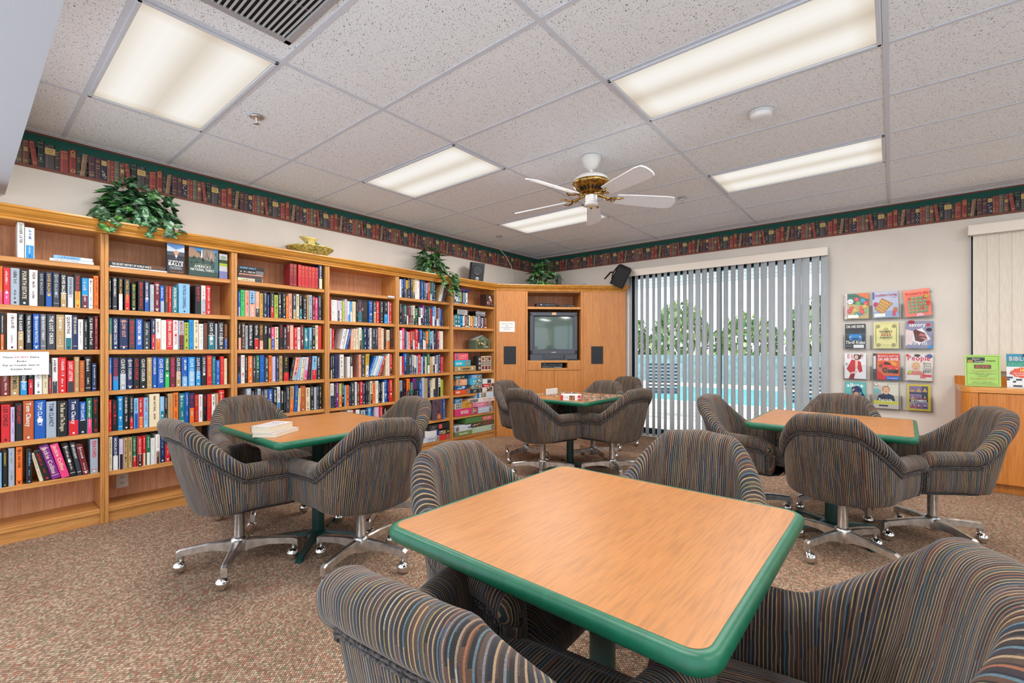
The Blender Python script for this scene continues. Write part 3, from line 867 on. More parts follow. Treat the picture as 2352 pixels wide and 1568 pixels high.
BOOKS = '''#1 1 1.806
241 32 224 0 wk SOONER LATER
274 43 197 0 wbi ~
#1 2 1.503
150 17 237 0 ny ~
167 12 236 0 orp ~
181 30 229 0 rwp ~
211 41 232 0 sk ~
252 40 229 0 kc FOURTH ESTATE
292 40 231 0 wh ~
333 31 221 0 ks DAVID BALDACCI
366 33 226 0 nyb DAVID BALDACCI
400 34 227 0 ds DAVID BALDACCI
435 35 224 0 kwe DAVID BALDACCI
471 30 207 0 skw DAVID BALDACCI
503 35 227 0 kry DAVID BALDACCI
540 36 208 0 icm ~
577 23 208 0 wk ~
603 27 231 0 oh ~
#1 3 1.219
167 20 229 0 kwo ~
197 43 230 0 wmw ~
240 32 235 0 kwe THE KAISER'S WEB
276 31 231 0 kw THE MALTA EXCHANGE
310 30 231 0 bw THE WARSAW PROTOCOL
342 29 232 0 xw THE PATRIOT THREAT
374 41 234 0 dw THE LOST ORDER
417 39 233 0 ew ~
459 35 234 0 wkt QUENTINS
494 29 232 0 nc PETER BLAUNER
523 26 207 0 wx ~
550 23 208 0 kw ~
574 30 228 0 kw C.J. BOX Blood Trail
605 23 234 0 mf ~
#1 4 0.93
167 5 203 0 mr ~
173 36 205 0 mc ~
210 41 201 0 ek LOST SYMBOL
251 35 200 0 kwi DECEPTION POINT
286 28 198 0 kwr ~
317 35 199 0 wx ~
353 28 198 0 ch ~
381 14 213 0 kwr ~
396 30 235 0 wkd ~
427 39 237 0 rw ~
469 36 215 0 rwd LOST LETTER
505 26 240 0 ec ~
531 25 215 0 qy ~
557 33 240 0 kw ~
593 25 185 0 nw ~
#1 5 0.64
141 26 232 0 kw ~
171 41 236 0 rk LEE CHILD
212 18 218 0 an ~
232 33 240 0 kr TOM CLANCY
266 48 252 0 qw Tom Clancy
315 54 250 0 bw TOM CLANCY
370 48 238 0 sn TOM CLANCY
422 50 236 0 kc The Bear and The Dragon
473 55 243 0 nwr Tom Clancy
529 36 222 0 bwk TOM CLANCY
566 30 246 0 gwp ~
598 30 249 0 kr ~
#1 6 0.36
167 8 217 0 ln ~
177 23 227 0 ky INCENDIARY
203 27 239 0 sx ~
235 29 242 0 ok TELL NO ONE
280 26 216 0 kl ~
340 20 190 -12 ch ~
360 36 201 -14 kr ~
397 45 235 -15 uc Jackie Collins
443 40 238 -14 pc Jackie Collins
484 34 229 -11 kw ~
520 28 229 -10 dw STARLIGHT
549 32 210 -10 mw ~
585 42 238 0 sr REACHED
#2 2 1.503
682 16 219 0 kw ~
702 27 232 0 dw MICHAEL CONNELLY
733 28 232 0 kyw MICHAEL CONNELLY
768 32 226 0 dyr MICHAEL CONNELLY
807 30 202 0 kv ROBIN COOK CRISIS
846 34 221 0 kr ROBIN COOK VECTOR
883 31 223 0 nwb ROBIN COOK CELL
916 25 203 0 sw ~
943 35 225 0 mw ~
978 29 202 0 bws ~
1009 23 205 0 ho PATRICIA CORNWELL
1032 20 204 0 rw ~
1053 39 203 0 tw PATRICIA CORNWELL
1096 75 231 0 lk PATRICIA CORNWELL
1207 40 227 0 kr BLOW FLY
1249 32 231 0 wrs ~
1282 30 231 0 rw ~
#2 3 1.219
681 20 224 0 tye ~
702 35 227 0 nw CATHERINE COULTER
739 49 225 0 nf BLOW OUT
792 40 223 0 dr CATHERINE COULTER
833 40 225 0 bw CATHERINE COULTER
876 43 208 0 dw ~
923 26 229 0 nwr ~
950 35 233 0 wqo ~
986 32 225 0 wc ~
1019 39 230 0 rw MICHAEL CRICHTON
1060 34 227 0 wr MICHAEL CRICHTON
1095 37 225 0 srk MICHAEL CRICHTON
1133 31 213 0 vk ~
1166 30 235 0 ib ~
1197 33 235 0 ch ~
1232 31 206 0 ws ~
1265 26 215 0 hr ~
1293 53 227 0 kwt CLIVE CUSSLER
1348 16 214 0 sw ~
1366 44 227 0 kwd CLIVE CUSSLER
1412 28 213 0 hob ~
#2 4 0.93
681 19 233 0 bwo ~
701 36 233 0 nri CLIVE CUSSLER
739 41 231 0 dws CLIVE CUSSLER
782 35 230 0 nw CLIVE CUSSLER
820 36 231 0 kr CLIVE CUSSLER
857 38 229 0 kw CLIVE CUSSLER
898 31 230 0 ec ~
931 30 233 0 bw CLIVE CUSSLER
962 42 229 0 bw CLIVE CUSSLER
1006 33 230 0 gwj MIRAGE
1041 34 232 0 mp CLIVE CUSSLER
1076 39 235 0 dwe CLIVE CUSSLER
1116 40 231 0 bwl ~
1159 46 230 0 iwl CLIVE CUSSLER
1207 39 233 0 nwi CLIVE CUSSLER
1249 35 237 0 kw CLIVE CUSSLER
1286 37 240 0 ry CLIVE CUSSLER
1324 25 232 0 tl ~
1350 30 203 0 bw ~
1382 29 233 0 ro ~
1412 22 214 0 co ~
#2 5 0.64
681 16 223 0 rc ~
698 33 219 0 kr ~
732 30 243 0 iw ~
763 31 248 0 kw ~
795 25 242 0 kwr ~
822 27 223 0 lnb ~
849 29 225 0 rco ~
879 29 222 0 lr ~
913 64 246 0 ch ~
978 27 222 0 lwt ~
1006 20 223 0 kw ~
1027 34 241 0 eo ~
1062 35 246 0 oh ~
1100 37 237 0 tw ~
1138 25 242 0 bw ~
1164 36 236 0 nro ~
1202 28 220 0 rj ~
1231 28 218 0 wr ~
1261 28 219 0 kr ~
1290 29 216 0 ro ~
1320 26 214 0 wk ~
1348 24 220 0 ew ~
1374 41 245 0 rc ~
#2 6 0.36
681 20 241 0 ch ~
702 34 240 0 nww NICHOLAS EVANS
738 24 218 0 awk EVANS
763 24 221 0 ek ~
789 23 221 0 ek ~
814 26 221 0 gwr ~
842 29 216 0 rwk ~
873 20 220 0 rwc ~
894 26 220 0 gww ~
921 28 186 0 wc ~
950 27 220 0 weh ~
978 32 242 0 nl ~
1011 31 241 0 rc ~
1044 36 240 0 kro ~
1083 42 230 0 dw ~
1129 36 225 0 nw ~
1292 52 246 0 kw ~
1347 27 236 0 sk ~
1376 28 233 0 kw ~
1405 17 221 0 rw ~
#3 2 1.503
1516 20 209 0 bwa ~
1537 33 224 0 jg ~
1571 32 224 0 fr ~
1606 46 225 0 lkf ~
1654 37 223 0 fwd ~
1694 25 210 0 yk ~
1720 28 222 0 nw ~
1750 25 206 0 nl ~
1777 33 227 0 kwr ~
1811 34 206 0 vg ~
1847 35 232 0 kwd ~
1884 32 228 0 kw ~
1917 22 205 0 oc ~
1942 32 231 0 fm ~
1977 31 231 0 dwe ~
2010 28 231 0 ck ~
2039 33 233 0 kwt ~
2077 32 203 0 kw ~
2111 15 232 0 ek ~
2128 33 234 0 sk ~
2163 26 227 0 mw ~
2191 30 216 0 pw ~
2224 30 236 0 dw ~
#3 3 1.219
1514 28 225 0 kwf ~
1544 28 226 0 hw ~
1573 20 207 0 sk ~
1596 44 220 0 kw Griffin Under Fire!
1643 39 220 0 kwr Griffin
1686 37 219 0 hyf Griffin
1726 33 218 0 kw Griffin
1761 26 200 0 kwv Griffin
1789 28 199 0 pwb ~
1819 30 203 0 ck ~
1856 34 226 0 kr DAKOTA
1893 30 205 0 dw ~
1925 27 229 0 mw EXILES
1954 34 224 0 fw ~
1991 29 204 0 rw ~
2021 30 207 0 wx ~
2053 28 228 0 mw ~
2083 48 205 0 tw ~
2134 25 209 0 lwg ~
2161 33 222 0 kw ~
2195 29 232 0 ck ~
2226 28 228 0 ro ~
#3 4 0.93
1515 22 239 0 kpb ~
1540 30 241 0 wr ~
1572 21 234 0 kw ~
1595 35 234 0 owo ~
1633 27 233 0 dw ~
1661 29 238 0 gwd ~
1693 36 239 0 bi ~
1731 33 223 0 dw ~
1767 27 236 0 ok ~
1796 30 226 0 aw ~
1827 25 228 0 nw ~
1855 30 231 0 ek ~
1894 51 233 0 kyr ~
1947 21 213 10 kw ~
1971 39 213 10 frs ~
2012 30 214 9 lw ~
2044 29 215 7 ck ~
2076 31 216 6 awp ~
2110 38 225 4 kr ~
2154 50 224 2 lkr ~
2211 39 226 0 kw ~
#3 5 0.64
1582 38 242 0 sw ~
1622 24 222 0 dw ~
1649 19 229 0 kw ~
1671 28 235 0 sk ~
1702 24 221 0 dw ~
1728 31 225 0 xw ~
1760 39 226 0 bw ~
1802 35 228 0 kw ALIEN KEY
1839 29 240 0 wxi ~
1871 27 209 0 kw RADIO ROMANCE
1899 15 202 0 kw ~
1917 29 240 0 dw ~
1948 37 240 2 ero ~
1989 31 244 3 bv ~
2022 25 216 3 ch ~
2051 45 236 0 qy ~
2102 44 216 0 cd ~
2148 31 230 0 kw ~
2181 26 215 0 sw ~
2209 21 227 0 dw ~
2232 29 230 0 kw ~
#4 2 1.503
2347 10 230 0 rw ~
2358 31 208 0 wl ~
2390 32 208 0 wc ~
2423 23 206 0 awk ~
2447 27 204 0 wu ~
2476 26 206 0 vw ~
2503 28 225 0 aw ~
2532 25 207 0 wli ~
2559 24 206 0 iww ~
2587 43 209 0 cf ~
2631 15 215 0 kw ~
2649 49 230 0 dpt ~
2786 43 232 0 bc ~
2833 36 232 0 dwe ~
2872 41 233 0 rw ~
2920 38 239 0 dwk ~
2965 51 239 0 kwi ~
3018 17 240 0 aw ~
3041 28 236 0 rw ~
#4 3 1.219
2345 19 208 0 wx ~
2367 22 202 0 rw ~
2446 31 209 12 wx ~
2483 20 208 14 wl ~
2504 23 210 15 bw ~
2571 30 209 0 fw ~
2603 24 210 0 ck ~
2629 31 210 0 cr ~
2662 30 226 0 wdh ~
2694 22 209 0 gj ~
2718 43 232 0 nw ~
2762 25 226 0 nw ~
2790 27 227 0 wk ~
2820 40 226 0 dw ~
2861 33 230 0 dw ~
2898 38 236 0 fr ~
2938 31 228 0 ce ~
2972 29 230 0 ko ~
3003 42 215 0 cko ~
3052 37 232 0 kr ~
#4 4 0.93
2346 20 234 0 nwc ~
2368 23 233 0 dw ~
2394 31 238 0 nu ~
2448 41 237 0 wm ~
2529 31 214 0 wf ~
2562 29 231 0 dww ~
2666 27 235 0 fk ~
2699 34 238 0 dw ~
2736 37 240 3 ykw ~
2769 23 223 22 bw ~
2794 32 223 22 lw ~
2828 32 226 22 we ~
2862 27 224 21 lw ~
2891 30 222 20 rw ~
2989 30 216 0 cv ~
3021 22 240 0 wv ~
3045 27 239 0 rwk ~
#4 5 0.64
2345 41 242 0 wxn ~
2387 16 241 0 kw ~
2405 29 245 0 uw ~
2436 32 237 0 vwo ~
2470 29 243 0 kw ~
2500 16 212 0 lw ~
2518 31 214 0 ok ~
2551 22 209 0 nw ~
2577 40 244 0 dw ~
2619 22 241 0 wx ~
2643 30 233 0 hw ~
2675 33 243 0 rw ~
2709 27 233 0 nw ~
2739 23 243 0 kw ~
2764 26 243 0 dw ~
2793 33 240 0 ckh ~
2828 29 219 0 oh ~
2860 35 240 0 wx ~
2897 27 227 0 kw ~
2927 22 225 0 kw ~
2951 20 222 0 wt ~
2972 41 246 0 bw ~
3015 16 236 0 kw ~
3034 42 245 0 rw ~
#4 6 0.36
2536 29 240 0 wr ~
2566 26 237 0 cr ~
2593 29 236 0 mw ~
2625 44 233 0 ws ~
2686 50 223 0 sk ~
2739 25 238 0 nw ~
2766 45 242 0 iw ~
2848 55 238 0 aw ~
2905 44 243 0 rw ~
2953 50 224 0 kw ~'''
rnd = random.Random(5)
mass = MB()
cur = None; cnt = 0
XS = XF - .014
for ln in BOOKS.split('\n'):
    if ln[0] == '#':
        un, sh, bz = ln[1:].split(); un, sh, bz = int(un), int(sh), float(bz); cnt = 0
        continue
    p = ln.split(' ', 5)
    y, wd, ht, tl, cols, text = int(p[0]) / 1000, int(p[1]) / 1000 - .0008, int(p[2]) / 1000, int(p[3]), p[4], p[5]
    ht = max(ht, .195); dp = rnd.uniform(.14, .16); xo = XS - rnd.uniform(0, .012)
    if wd < .006: cnt += 1; continue
    solo = un <= 3 or (un == 4 and sh == 2)
    m = MB() if solo else mass
    a = wd / 2
    if tl:
        ww = wd * math.cos(R(tl)); px = a if tl > 0 else -a
        loc = (xo, y + (wd if tl > 0 else 0), bz + .0005)
        Mx = Matrix.Translation((0, -px, 0))
        Rt = Matrix.Rotation(R(-tl), 4, 'X')
    else:
        loc = (xo, y + a, bz + .0005); Mx = Matrix(); Rt = Matrix()
    m.M = (Rt @ Mx) if solo else (Matrix.Translation(loc) @ Rt @ Mx)
    book_mesh(m, wd, ht, dp, cols, text, rnd)
    if solo:
        o = m.build('book', PRINT, None, loc)
        thick = 'thick ' if wd > .038 else 'thin ' if wd < .024 else ''
        two = ' and ' + PNAME[cols[2]] if len(cols) > 2 and cols[2] != cols[0] else ''
        lean = 'leaning ' if tl else ''
        lt = PNAME[cols[1]] if cols[1] != cols[0] else 'pale'
        tag(o, f'{lean}{thick}{PNAME[cols[0]]}{two} book, {lt} lettering, {ORD[cnt]} from left, {ORD[sh - 1]} shelf, {CASE[un - 1]}', 'book', f'books on the {ORD[sh - 1]} shelf of the {CASE[un - 1]}')
    cnt += 1
# fifth bookcase: rows read only as colours
rows5 = {1: 'wl bw nl yh kw dw yk wx wf kn bl nw sk rw gf tw kw ~ ec ws dr kw', 2: 'kw dr tc hk me sx ck gw kw wd uw nw kl gw rk bw lw me sn bw nk',
         3: 'wx pw dl sw fr rw hc rw mk bw kw tw oc gw lx sn ne dk rw cw wf', 4: 'wf rk bw dg dw sy we sx rw lw ns cw gw ec wf dw sk nw rl', 5: 'sn kr om gw uk db bw sw ee ns cd cy dk wk vr'}
for sh, s in rows5.items():
    bz = SHELF_Z[sh - 1]
    y = Y0 + PITCH * 3 + .045; lim = Y0 + PITCH * 4 - .13
    toks = [q for q in s.split() if q != '~']
    for i, c in enumerate(toks):
        wd = (lim - y) / (len(toks) - i) * rnd.uniform(.75, 1.25)
        ht = rnd.uniform(.195, .245); tl = 16 if sh == 1 and i > len(toks) - 5 else 0
        if tl: wd = .026; ht = .22
        mass.M = Matrix.Translation((XS - rnd.uniform(0, .012), y + wd / 2 + (.03 if tl else 0), bz + .0005)) @ (Matrix.Rotation(R(-tl), 4, 'X') if tl else Matrix())
        book_mesh(mass, wd - .001, ht, .15, c + rnd.choice(('', '', 'w', 'k', 'n')), '~', rnd)
        y += wd
mass.M = Matrix()
tag(mass.build('paperbacks', PRINT), 'rows of books filling the fourth and fifth bookcases', 'books', None, 'stuff')

def flat_book(y, z, ly, th, dx, cols, text, label, rz=0, xf=XS, group=None):
    """lies flat, spine to the room"""
    t = thing('book', label, 'book', (xf, y, z + .0005), rz, group)
    m = MB()
    m.box((-dx / 2, 0, th / 2), (dx, ly, th), cols[0], b=.0012)
    d = D2(m, (0, -ly / 2, 0), (0, 1, 0), (0, 0, 1), lift=.0004)
    if len(cols) > 2: d.rect(ly * .68, .001, ly * .30, th - .002, cols[2])
    if text and text != '~': d.txt(text, ly * .08, th * .22, th * .5, cols[1], fit=ly * .66, bold=True)
    else: d.scrawl(ly * .1, th * .28, ly * .55, th * .42, cols[1], random.Random(int(y * 1000 + z * 999)))
    m.build('cover', PRINT, t)
    MB().box((-dx / 2 - .004, .002, th / 2), (dx - .012, ly + .0016, max(.002, th - .006)), (232, 222, 200)).build('page_block', PAPER, t)
    return t
z1 = SHELF_Z[0]
flat_book(.493, z1, .215, .018, .15, ('w', 'x'), '~', 'white book lying flat, lower of two on the leftmost bookcase')
flat_book(.500, z1 + .019, .192, .022, .14, ('l', 'b', 'w'), '~', 'blue and white book lying flat, upper of two on the leftmost bookcase')
flat_book(.86, z1, .35, .010, .2, ('w', 'x'), '', 'large thin white book flat beneath the war history volume')
flat_book(.84, z1 + .011, .34, .030, .2, ('k', 'w', 'h'), 'THE SECRET HISTORY OF WORLD WAR II', 'black war history book lying flat, top shelf, second bookcase')
for k, (ly, th, c, tx) in enumerate(((.200, .026, ('c', 'h', 'd'), '~'), (.187, .024, ('d', 'r'), '~'), (.192, .010, ('f', 'h'), '~'), (.212, .034, ('k', 'w', 'x'), '~'), (.212, .030, ('k', 'l'), 'ANNE HOLT'))):
    zz = z1 + (0, .027, .052, .063, .098)[k]
    flat_book(1.50 + .11 + (0, -.004, .006, .006, .006)[k], zz, ly, th, .13, c, tx, ('cream', 'charcoal', 'thin salmon', 'thick black', 'black blue-lettered')[k] + ' book, ' + ('lowest', 'second from bottom', 'middle', 'fourth from bottom', 'topmost')[k] + ' of the flat stack, third bookcase', group='flat stack of books on the third bookcase')
for k in range(8):
    yy = 1.965 + k * .0325 + (.012 if k > 1 else 0)
    m = MB(); col = ((132, 26, 36), (138, 30, 38), (196, 40, 42), (188, 40, 44), (190, 42, 44), (182, 44, 46), (196, 44, 44), (170, 38, 44))[k]
    a = .0158; ht = .205 - (k > 2) * .004
    m.prism([(-.13, -a), (-.004, -a), (0, -a + .006), (0, a - .006), (-.004, a), (-.13, a)], 0, ht, col)
    d = D2(m, (0, -a + .006, 0), (0, 1, 0), (0, 0, 1))
    for q in (.06, .52, .86, .92): d.rect(0, ht * q, .0196, .0022, (222, 170, 110))
    d.scrawl(.003, ht * .7, .014, .010, (222, 176, 120), rnd); d.scrawl(.003, ht * .62, .014, .007, (222, 176, 120), rnd)
    tag(m.build('book', PRINT, None, (XS, yy, z1 + .0005)), f'matching red cloth volume with gilt bands, {ORD[k]} from left, third bookcase', 'book', 'red cloth volumes')
m = MB(); book_mesh(m, .036, .235, .15, 'nwc', '~', rnd)
tag(m.build('book', PRINT, None, (XS, 2.243, z1 + .0005)), 'jacketed navy and cream book ending the row of red volumes', 'book')

def faceout(y, w, h, th, label, draw, side=(236, 230, 216), rz=0.0, z=z1, x=XS):
    """book standing with its front cover to the room"""
    t = thing('book', label, 'book', (x, y, z + .0005), rz)
    m = MB(); m.box((-.0015, 0, h / 2), (.003, w, h), (40, 60, 70)); m.box((-th + .0015, 0, h / 2), (.003, w, h), (40, 60, 70)); m.box((-th / 2, -w / 2 + .0015, h / 2), (th, .003, h), (40, 60, 70))
    draw(D2(m, (0, -w / 2, 0), (0, 1, 0), (0, 0, 1)), w, h)
    m.build('cover', GLOSSY, t)
    MB().box((-th / 2, .001, h / 2), (th - .0064, w - .006, h - .008), side).build('page_block', PAPER, t)
def portrait(d, x, y, s, hair, top, skin=(214, 168, 138), tie=None):
    d.poly([(x - .5 * s, y - .75 * s), (x + .5 * s, y - .75 * s), (x + .42 * s, y - .38 * s), (x + .15 * s, y - .24 * s), (x - .15 * s, y - .24 * s), (x - .42 * s, y - .38 * s)], top)
    d.poly([(x - .09 * s, y - .30 * s), (x + .09 * s, y - .30 * s), (x + .08 * s, y - .1 * s), (x - .08 * s, y - .1 * s)], skin)
    if tie: d.poly([(x - .12 * s, y - .25 * s), (x + .12 * s, y - .25 * s), (x, y - .6 * s)], (236, 236, 236)); d.poly([(x - .03 * s, y - .28 * s), (x + .03 * s, y - .28 * s), (x + .02 * s, y - .62 * s), (x - .02 * s, y - .62 * s)], tie)
    d.ell(x, y + .04 * s, .215 * s, .27 * s, hair); d.ell(x, y, .17 * s, .235 * s, skin)
    for q in (-1, 1): d.ell(x + q * .07 * s, y + .04 * s, .022 * s, .014 * s, (50, 40, 36), 8)
    d.poly([(x - .012 * s, y + .02 * s), (x + .018 * s, y - .05 * s), (x - .018 * s, y - .05 * s)], tuple(v * .85 for v in skin))
    d.ell(x, y - .115 * s, .06 * s, .022 * s, (170, 84, 80), 8)
def cov_balls(d, w, h):
    d.rect(0, 0, w, h, (28, 34, 46)); d.rect(0, h * .72, w, h * .28, (96, 146, 208)); d.poly([(0, h * .72), (w, h * .74), (w, h * .9), (w * .5, h * .8), (0, h * .92)], (206, 216, 226)); d.rect(0, h * .6, w, h * .12, (70, 78, 84))
    portrait(d, w * .52, h * .68, w * .62, (200, 160, 136), (34, 36, 46), (206, 154, 128), (120, 170, 210))
    d.txt('YOU GOTTA HAVE', w / 2, h * .375, h * .055, 'W', 'c', fit=w * .86, bold=True); d.txt('BALLS', w / 2, h * .26, h * .1, 'W', 'c', fit=w * .86, bold=True)
    r = random.Random(2)
    for q in (.21, .175, .14): d.scrawl(w * .14, h * q, w * .72, h * .022, (214, 214, 214), r)
    d.scrawl(w * .2, h * .04, w * .7, h * .05, (216, 120, 40), r)
def cov_parks(d, w, h):
    d.rect(0, 0, w, h, (32, 62, 56)); d.rect(0, h * .8, w, h * .2, (50, 120, 176))
    d.poly([(0, h * .58), (0, h * .86), (w * .12, h * .93), (w * .22, h * .80), (w * .36, h * .72), (w * .40, h * .58)], (150, 116, 92))
    d.poly([(w * .42, h * .55), (w * .46, h * .8), (w * .55, h * .93), (w * .72, h * .96), (w * .84, h * .84), (w * .92, h * .62), (w, h * .5)], (128, 110, 96))
    d.poly([(w * .55, h * .6), (w * .6, h * .86), (w * .66, h * .62)], (96, 84, 76)); d.poly([(w * .7, h * .58), (w * .76, h * .88), (w * .8, h * .6)], (160, 138, 118))
    d.poly([(w * .40, h * .6), (w * .425, h * .84), (w * .445, h * .84), (w * .45, h * .6)], (236, 240, 244))
    r = random.Random(8)
    for k in range(46):
        x, y = w * r.uniform(.02, .94), h * r.uniform(.28, .58); s = w * r.uniform(.03, .06)
        d.h = .0012; d.poly([(x - s * .5, y), (x + s * .5, y), (x, y + s * 2.4)], r.choice(((36, 72, 52), (26, 54, 46), (52, 88, 62), (20, 44, 40))))
    d.h = .0016; d.poly([(w * .84, h * .2), (w, h * .16), (w, h * .9), (w * .93, h * .8)], (40, 92, 96)); d.rect(w * .2, h * .385, w * .46, .0015, (190, 190, 150))
    d.txt("AMERICA'S", w * .46, h * .27, h * .085, 'W', 'c', fit=w * .56); d.txt('NATIONAL PARKS', w * .45, h * .165, h * .085, 'W', 'c', fit=w * .80)
def cov_meadow(d, w, h):
    d.rect(0, 0, w, h, (190, 190, 196)); d.rect(0, h * .5, w, h * .2, (160, 180, 60)); d.rect(0, h * .62, w, h * .14, (40, 60, 40)); d.rect(0, 0, w, h * .3, (120, 120, 170)); d.ell(w * .5, h * .85, w * .4, h * .08, (140, 150, 130))
faceout(1.075, .112, .232, .040, 'face-out book with a smiling man in a suit on its cover', cov_balls)
faceout(1.262, .205, .250, .030, 'large face-out national parks book with a waterfall cover', cov_parks)
faceout(1.406, .062, .205, .030, 'small face-out book with a green meadow cover and thick pages', cov_meadow, x=XS - .012, rz=R(6))
# silver clip on the empty shelf
tag(MB().box((XS + .006, 3.05, z1 - .008), (.012, .085, .022), (206, 206, 210), b=.003).build('shelf_clip', PRINT), 'small silver label holder on the edge of the empty shelf', 'label holder')
def cov_dark(d, w, h):
    d.rect(0, 0, w, h, (22, 20, 20)); d.rect(w * .08, h * .22, w * .84, h * .7, (46, 38, 30)); portrait(d, w * .5, h * .62, w * .55, (60, 44, 34), (30, 26, 24), (170, 136, 104)); d.txt('', 0, 0, .01, 'W')
faceout(2.71, .115, .225, .028, 'dark face-out book with a portrait, second shelf, fourth bookcase', cov_dark, z=SHELF_Z[1], rz=R(-8), x=XS - .02)
def cov_dragon(d, w, h):
    d.rect(0, 0, w, h, (88, 70, 82)); r = random.Random(4)
    for k in range(5): d.poly([(w * (.2 + .1 * k), h * .9), (w * (.3 + .1 * k), h * (.86 - .1 * k)), (w * (.28 + .12 * k), h * (.7 - .08 * k))], (36, 28, 34))
    d.poly([(w * .4, 0), (w * .55, h * .42), (w * .7, h * .36), (w * .82, h * .3), (w * .95, 0)], (150, 78, 58)); d.ell(w * .62, h * .38, w * .1, h * .06, (62, 34, 34)); d.ell(w * .66, h * .15, w * .16, h * .1, (196, 130, 92))
faceout(3.725, .16, .25, .036, 'face-out fantasy book with a winged figure, fifth bookcase', cov_dragon, z=SHELF_Z[5])
m = MB(); book_mesh(m, .034, .252, .15, 'bw', '~', rnd)
tag(m.build('book', PRINT, None, (XS, 3.835, SHELF_Z[5] + .0005)), 'blue book beside the winged-figure book, fifth bookcase', 'book')

# notices
def notice(loc, rz, w, h, label, lines):
    m = MB(); m.box((0, 0, h / 2), (w, .0012, h), (232, 232, 230))
    d = D2(m, (-w / 2, -.0006, 0), (1, 0, 0), (0, 0, 1))
    for y, s, segs in lines:
        wd = sum(sum(glyph(c, True)[2] if c != ' ' else .32 for c in tt) for tt, _ in segs) * s / .7
        x = w / 2 - wd / 2
        for tt, cc in segs:
            x += d.txt(tt, x, y, s, cc, bold=True)
    tag(m.build('notice', PAPER, None, loc, (0, 0, rz)), label, 'sign')
BLK = (52, 52, 56)
def shelve(w, h, k):
    return [(h * .74, k, [('Please ', BLK), ('DO NOT', (196, 70, 56)), (' Shelve', BLK)]), (h * .57, k, [('Books', BLK)]), (h * .40, k, [('Put on Counter next to', BLK)]), (h * .23, k, [('Kitchen Door', BLK)])]
notice((XF + .002, .258, 1.058), R(90), .245, .148, 'white paper shelving notice taped to the leftmost bookcase', shelve(.245, .148, .0102))

# ---------------------------------------------------------------- corner television cabinet, set at 45 degrees
TV0 = (XF, 4.78, 0)
tv = thing('corner_cabinet', 'oak corner media cabinet set diagonally, holding the television', 'cabinet', TV0, R(45))
def cp(name, x0, x1, z0, z1, y0=0.0, y1=.02, m=WOOD_X, b=.0015):
    return MB().box(((x0 + x1) / 2, (y0 + y1) / 2, (z0 + z1) / 2), (x1 - x0, y1 - y0, z1 - z0), b=b).build(name, m, tv)
cp('front_panel', .004, .417, .0, 2.04); cp('front_panel', 1.24, 1.86, .0, 2.04)
cp('face_stile', .419, .447, .0, 2.04, -.003); cp('face_stile', 1.206, 1.238, .0, 2.04, -.003)
cp('end_panel', 1.842, 1.86, 0, 2.04, .021, .06)
cp('inner_side', .437, .447, .0, 2.04, .021, .50); cp('inner_side', 1.206, 1.216, .0, 2.04, .021, .50)
cp('inner_back', .447, 1.206, .9, 2.04, .49, .50, WOOD_B)
cp('upper_shelf', .448, 1.205, 1.784, 1.818, .004, .49, WOOD_H); cp('bay_floor', .448, 1.205, 1.030, 1.062, .004, .49, WOOD_H)
cp('bay_top', .448, 1.205, 2.02, 2.04, .021, .49, WOOD_H)
cp('niche_panel', .448, .640, .925, 1.030); cp('niche_panel', 1.013, 1.205, .925, 1.030); cp('niche_floor', .640, 1.013, .925, .955, .0, .4, WOOD_H)
cp('niche_side', .632, .640, .955, 1.030, .021, .4); cp('niche_side', 1.013, 1.021, .955, 1.030, .021, .4)
cp('cabinet_door', .449, .826, .075, .920); cp('cabinet_door', .829, 1.204, .075, .920)
cp('kick_board', .449, 1.204, 0, .07, .03, .05)
cp('top_panel', .02, 1.84, 2.04, 2.09, .02, .4, WOOD_H)
for x in (.111, 1.357):
    cp('speaker_grille', x, x + .171, 1.012, 1.261, -.006, -.0005, CLOTHG)
def tvloc(x, y, z):
    c = math.cos(R(45)); return (TV0[0] + x * c - y * c, TV0[1] + x * c + y * c, z)
notice(tvloc(.158, -.002, 1.462), R(45), .215, .146, 'white paper shelving notice on the corner cabinet', shelve(.215, .146, .0105))

# the tube television
t = thing('television', 'dark grey tube television in the corner cabinet', 'television', tvloc(.827, .045, 1.0625), R(45))
m = MB()
sw, z0, z1t = .343, .0, .685
m.box((0, .21, .35), (.60, .36, .56), b=.05)
def ringf(o, i, y, yi, col):
    vs = [(o[0], y, o[2]), (o[1], y, o[2]), (o[1], y, o[3]), (o[0], y, o[3]), (i[0], yi, i[2]), (i[1], yi, i[2]), (i[1], yi, i[3]), (i[0], yi, i[3])]
    m.add(vs, [(k, (k + 1) % 4, 4 + (k + 1) % 4, 4 + k) for k in range(4)], col)
cg, ci = (70, 74, 84), (84, 90, 100)
for (x, z, dx, dz) in ((-.318, .375, .05, .585), (.318, .375, .05, .585), (0, .655, .686, .055), (0, .115, .686, .065)):
    m.box((x, .03, z), (dx, .07, dz), cg, b=.008)
ringf((-.300, .300, .140, .636), (-.272, .272, .158, .618), -.004, .022, ci)
m.prism([(-.335, .0), (.335, .0), (.31, .06), (-.31, .06)], .0, .085, cg)
m.prism([(-.14, -.012), (.14, -.012), (.18, .01), (-.18, .01)], .02, .072, (58, 62, 70))
m.build('housing', printed('television_plastic', .4, nz=.03), t)
g = MB(); n = 12; vs = []; fs = []
for i in range(n + 1):
    for j in range(n + 1):
        u, v = i / n * 2 - 1, j / n * 2 - 1
        vs.append((u * .274, .020 - .016 * (1 - u * u * .6 - v * v * .4), .388 + v * .232))
for i in range(n):
    for j in range(n): fs.append((i * (n + 1) + j, (i + 1) * (n + 1) + j, (i + 1) * (n + 1) + j + 1, i * (n + 1) + j + 1))
g.add(vs, fs, (74, 90, 84), 0, True)
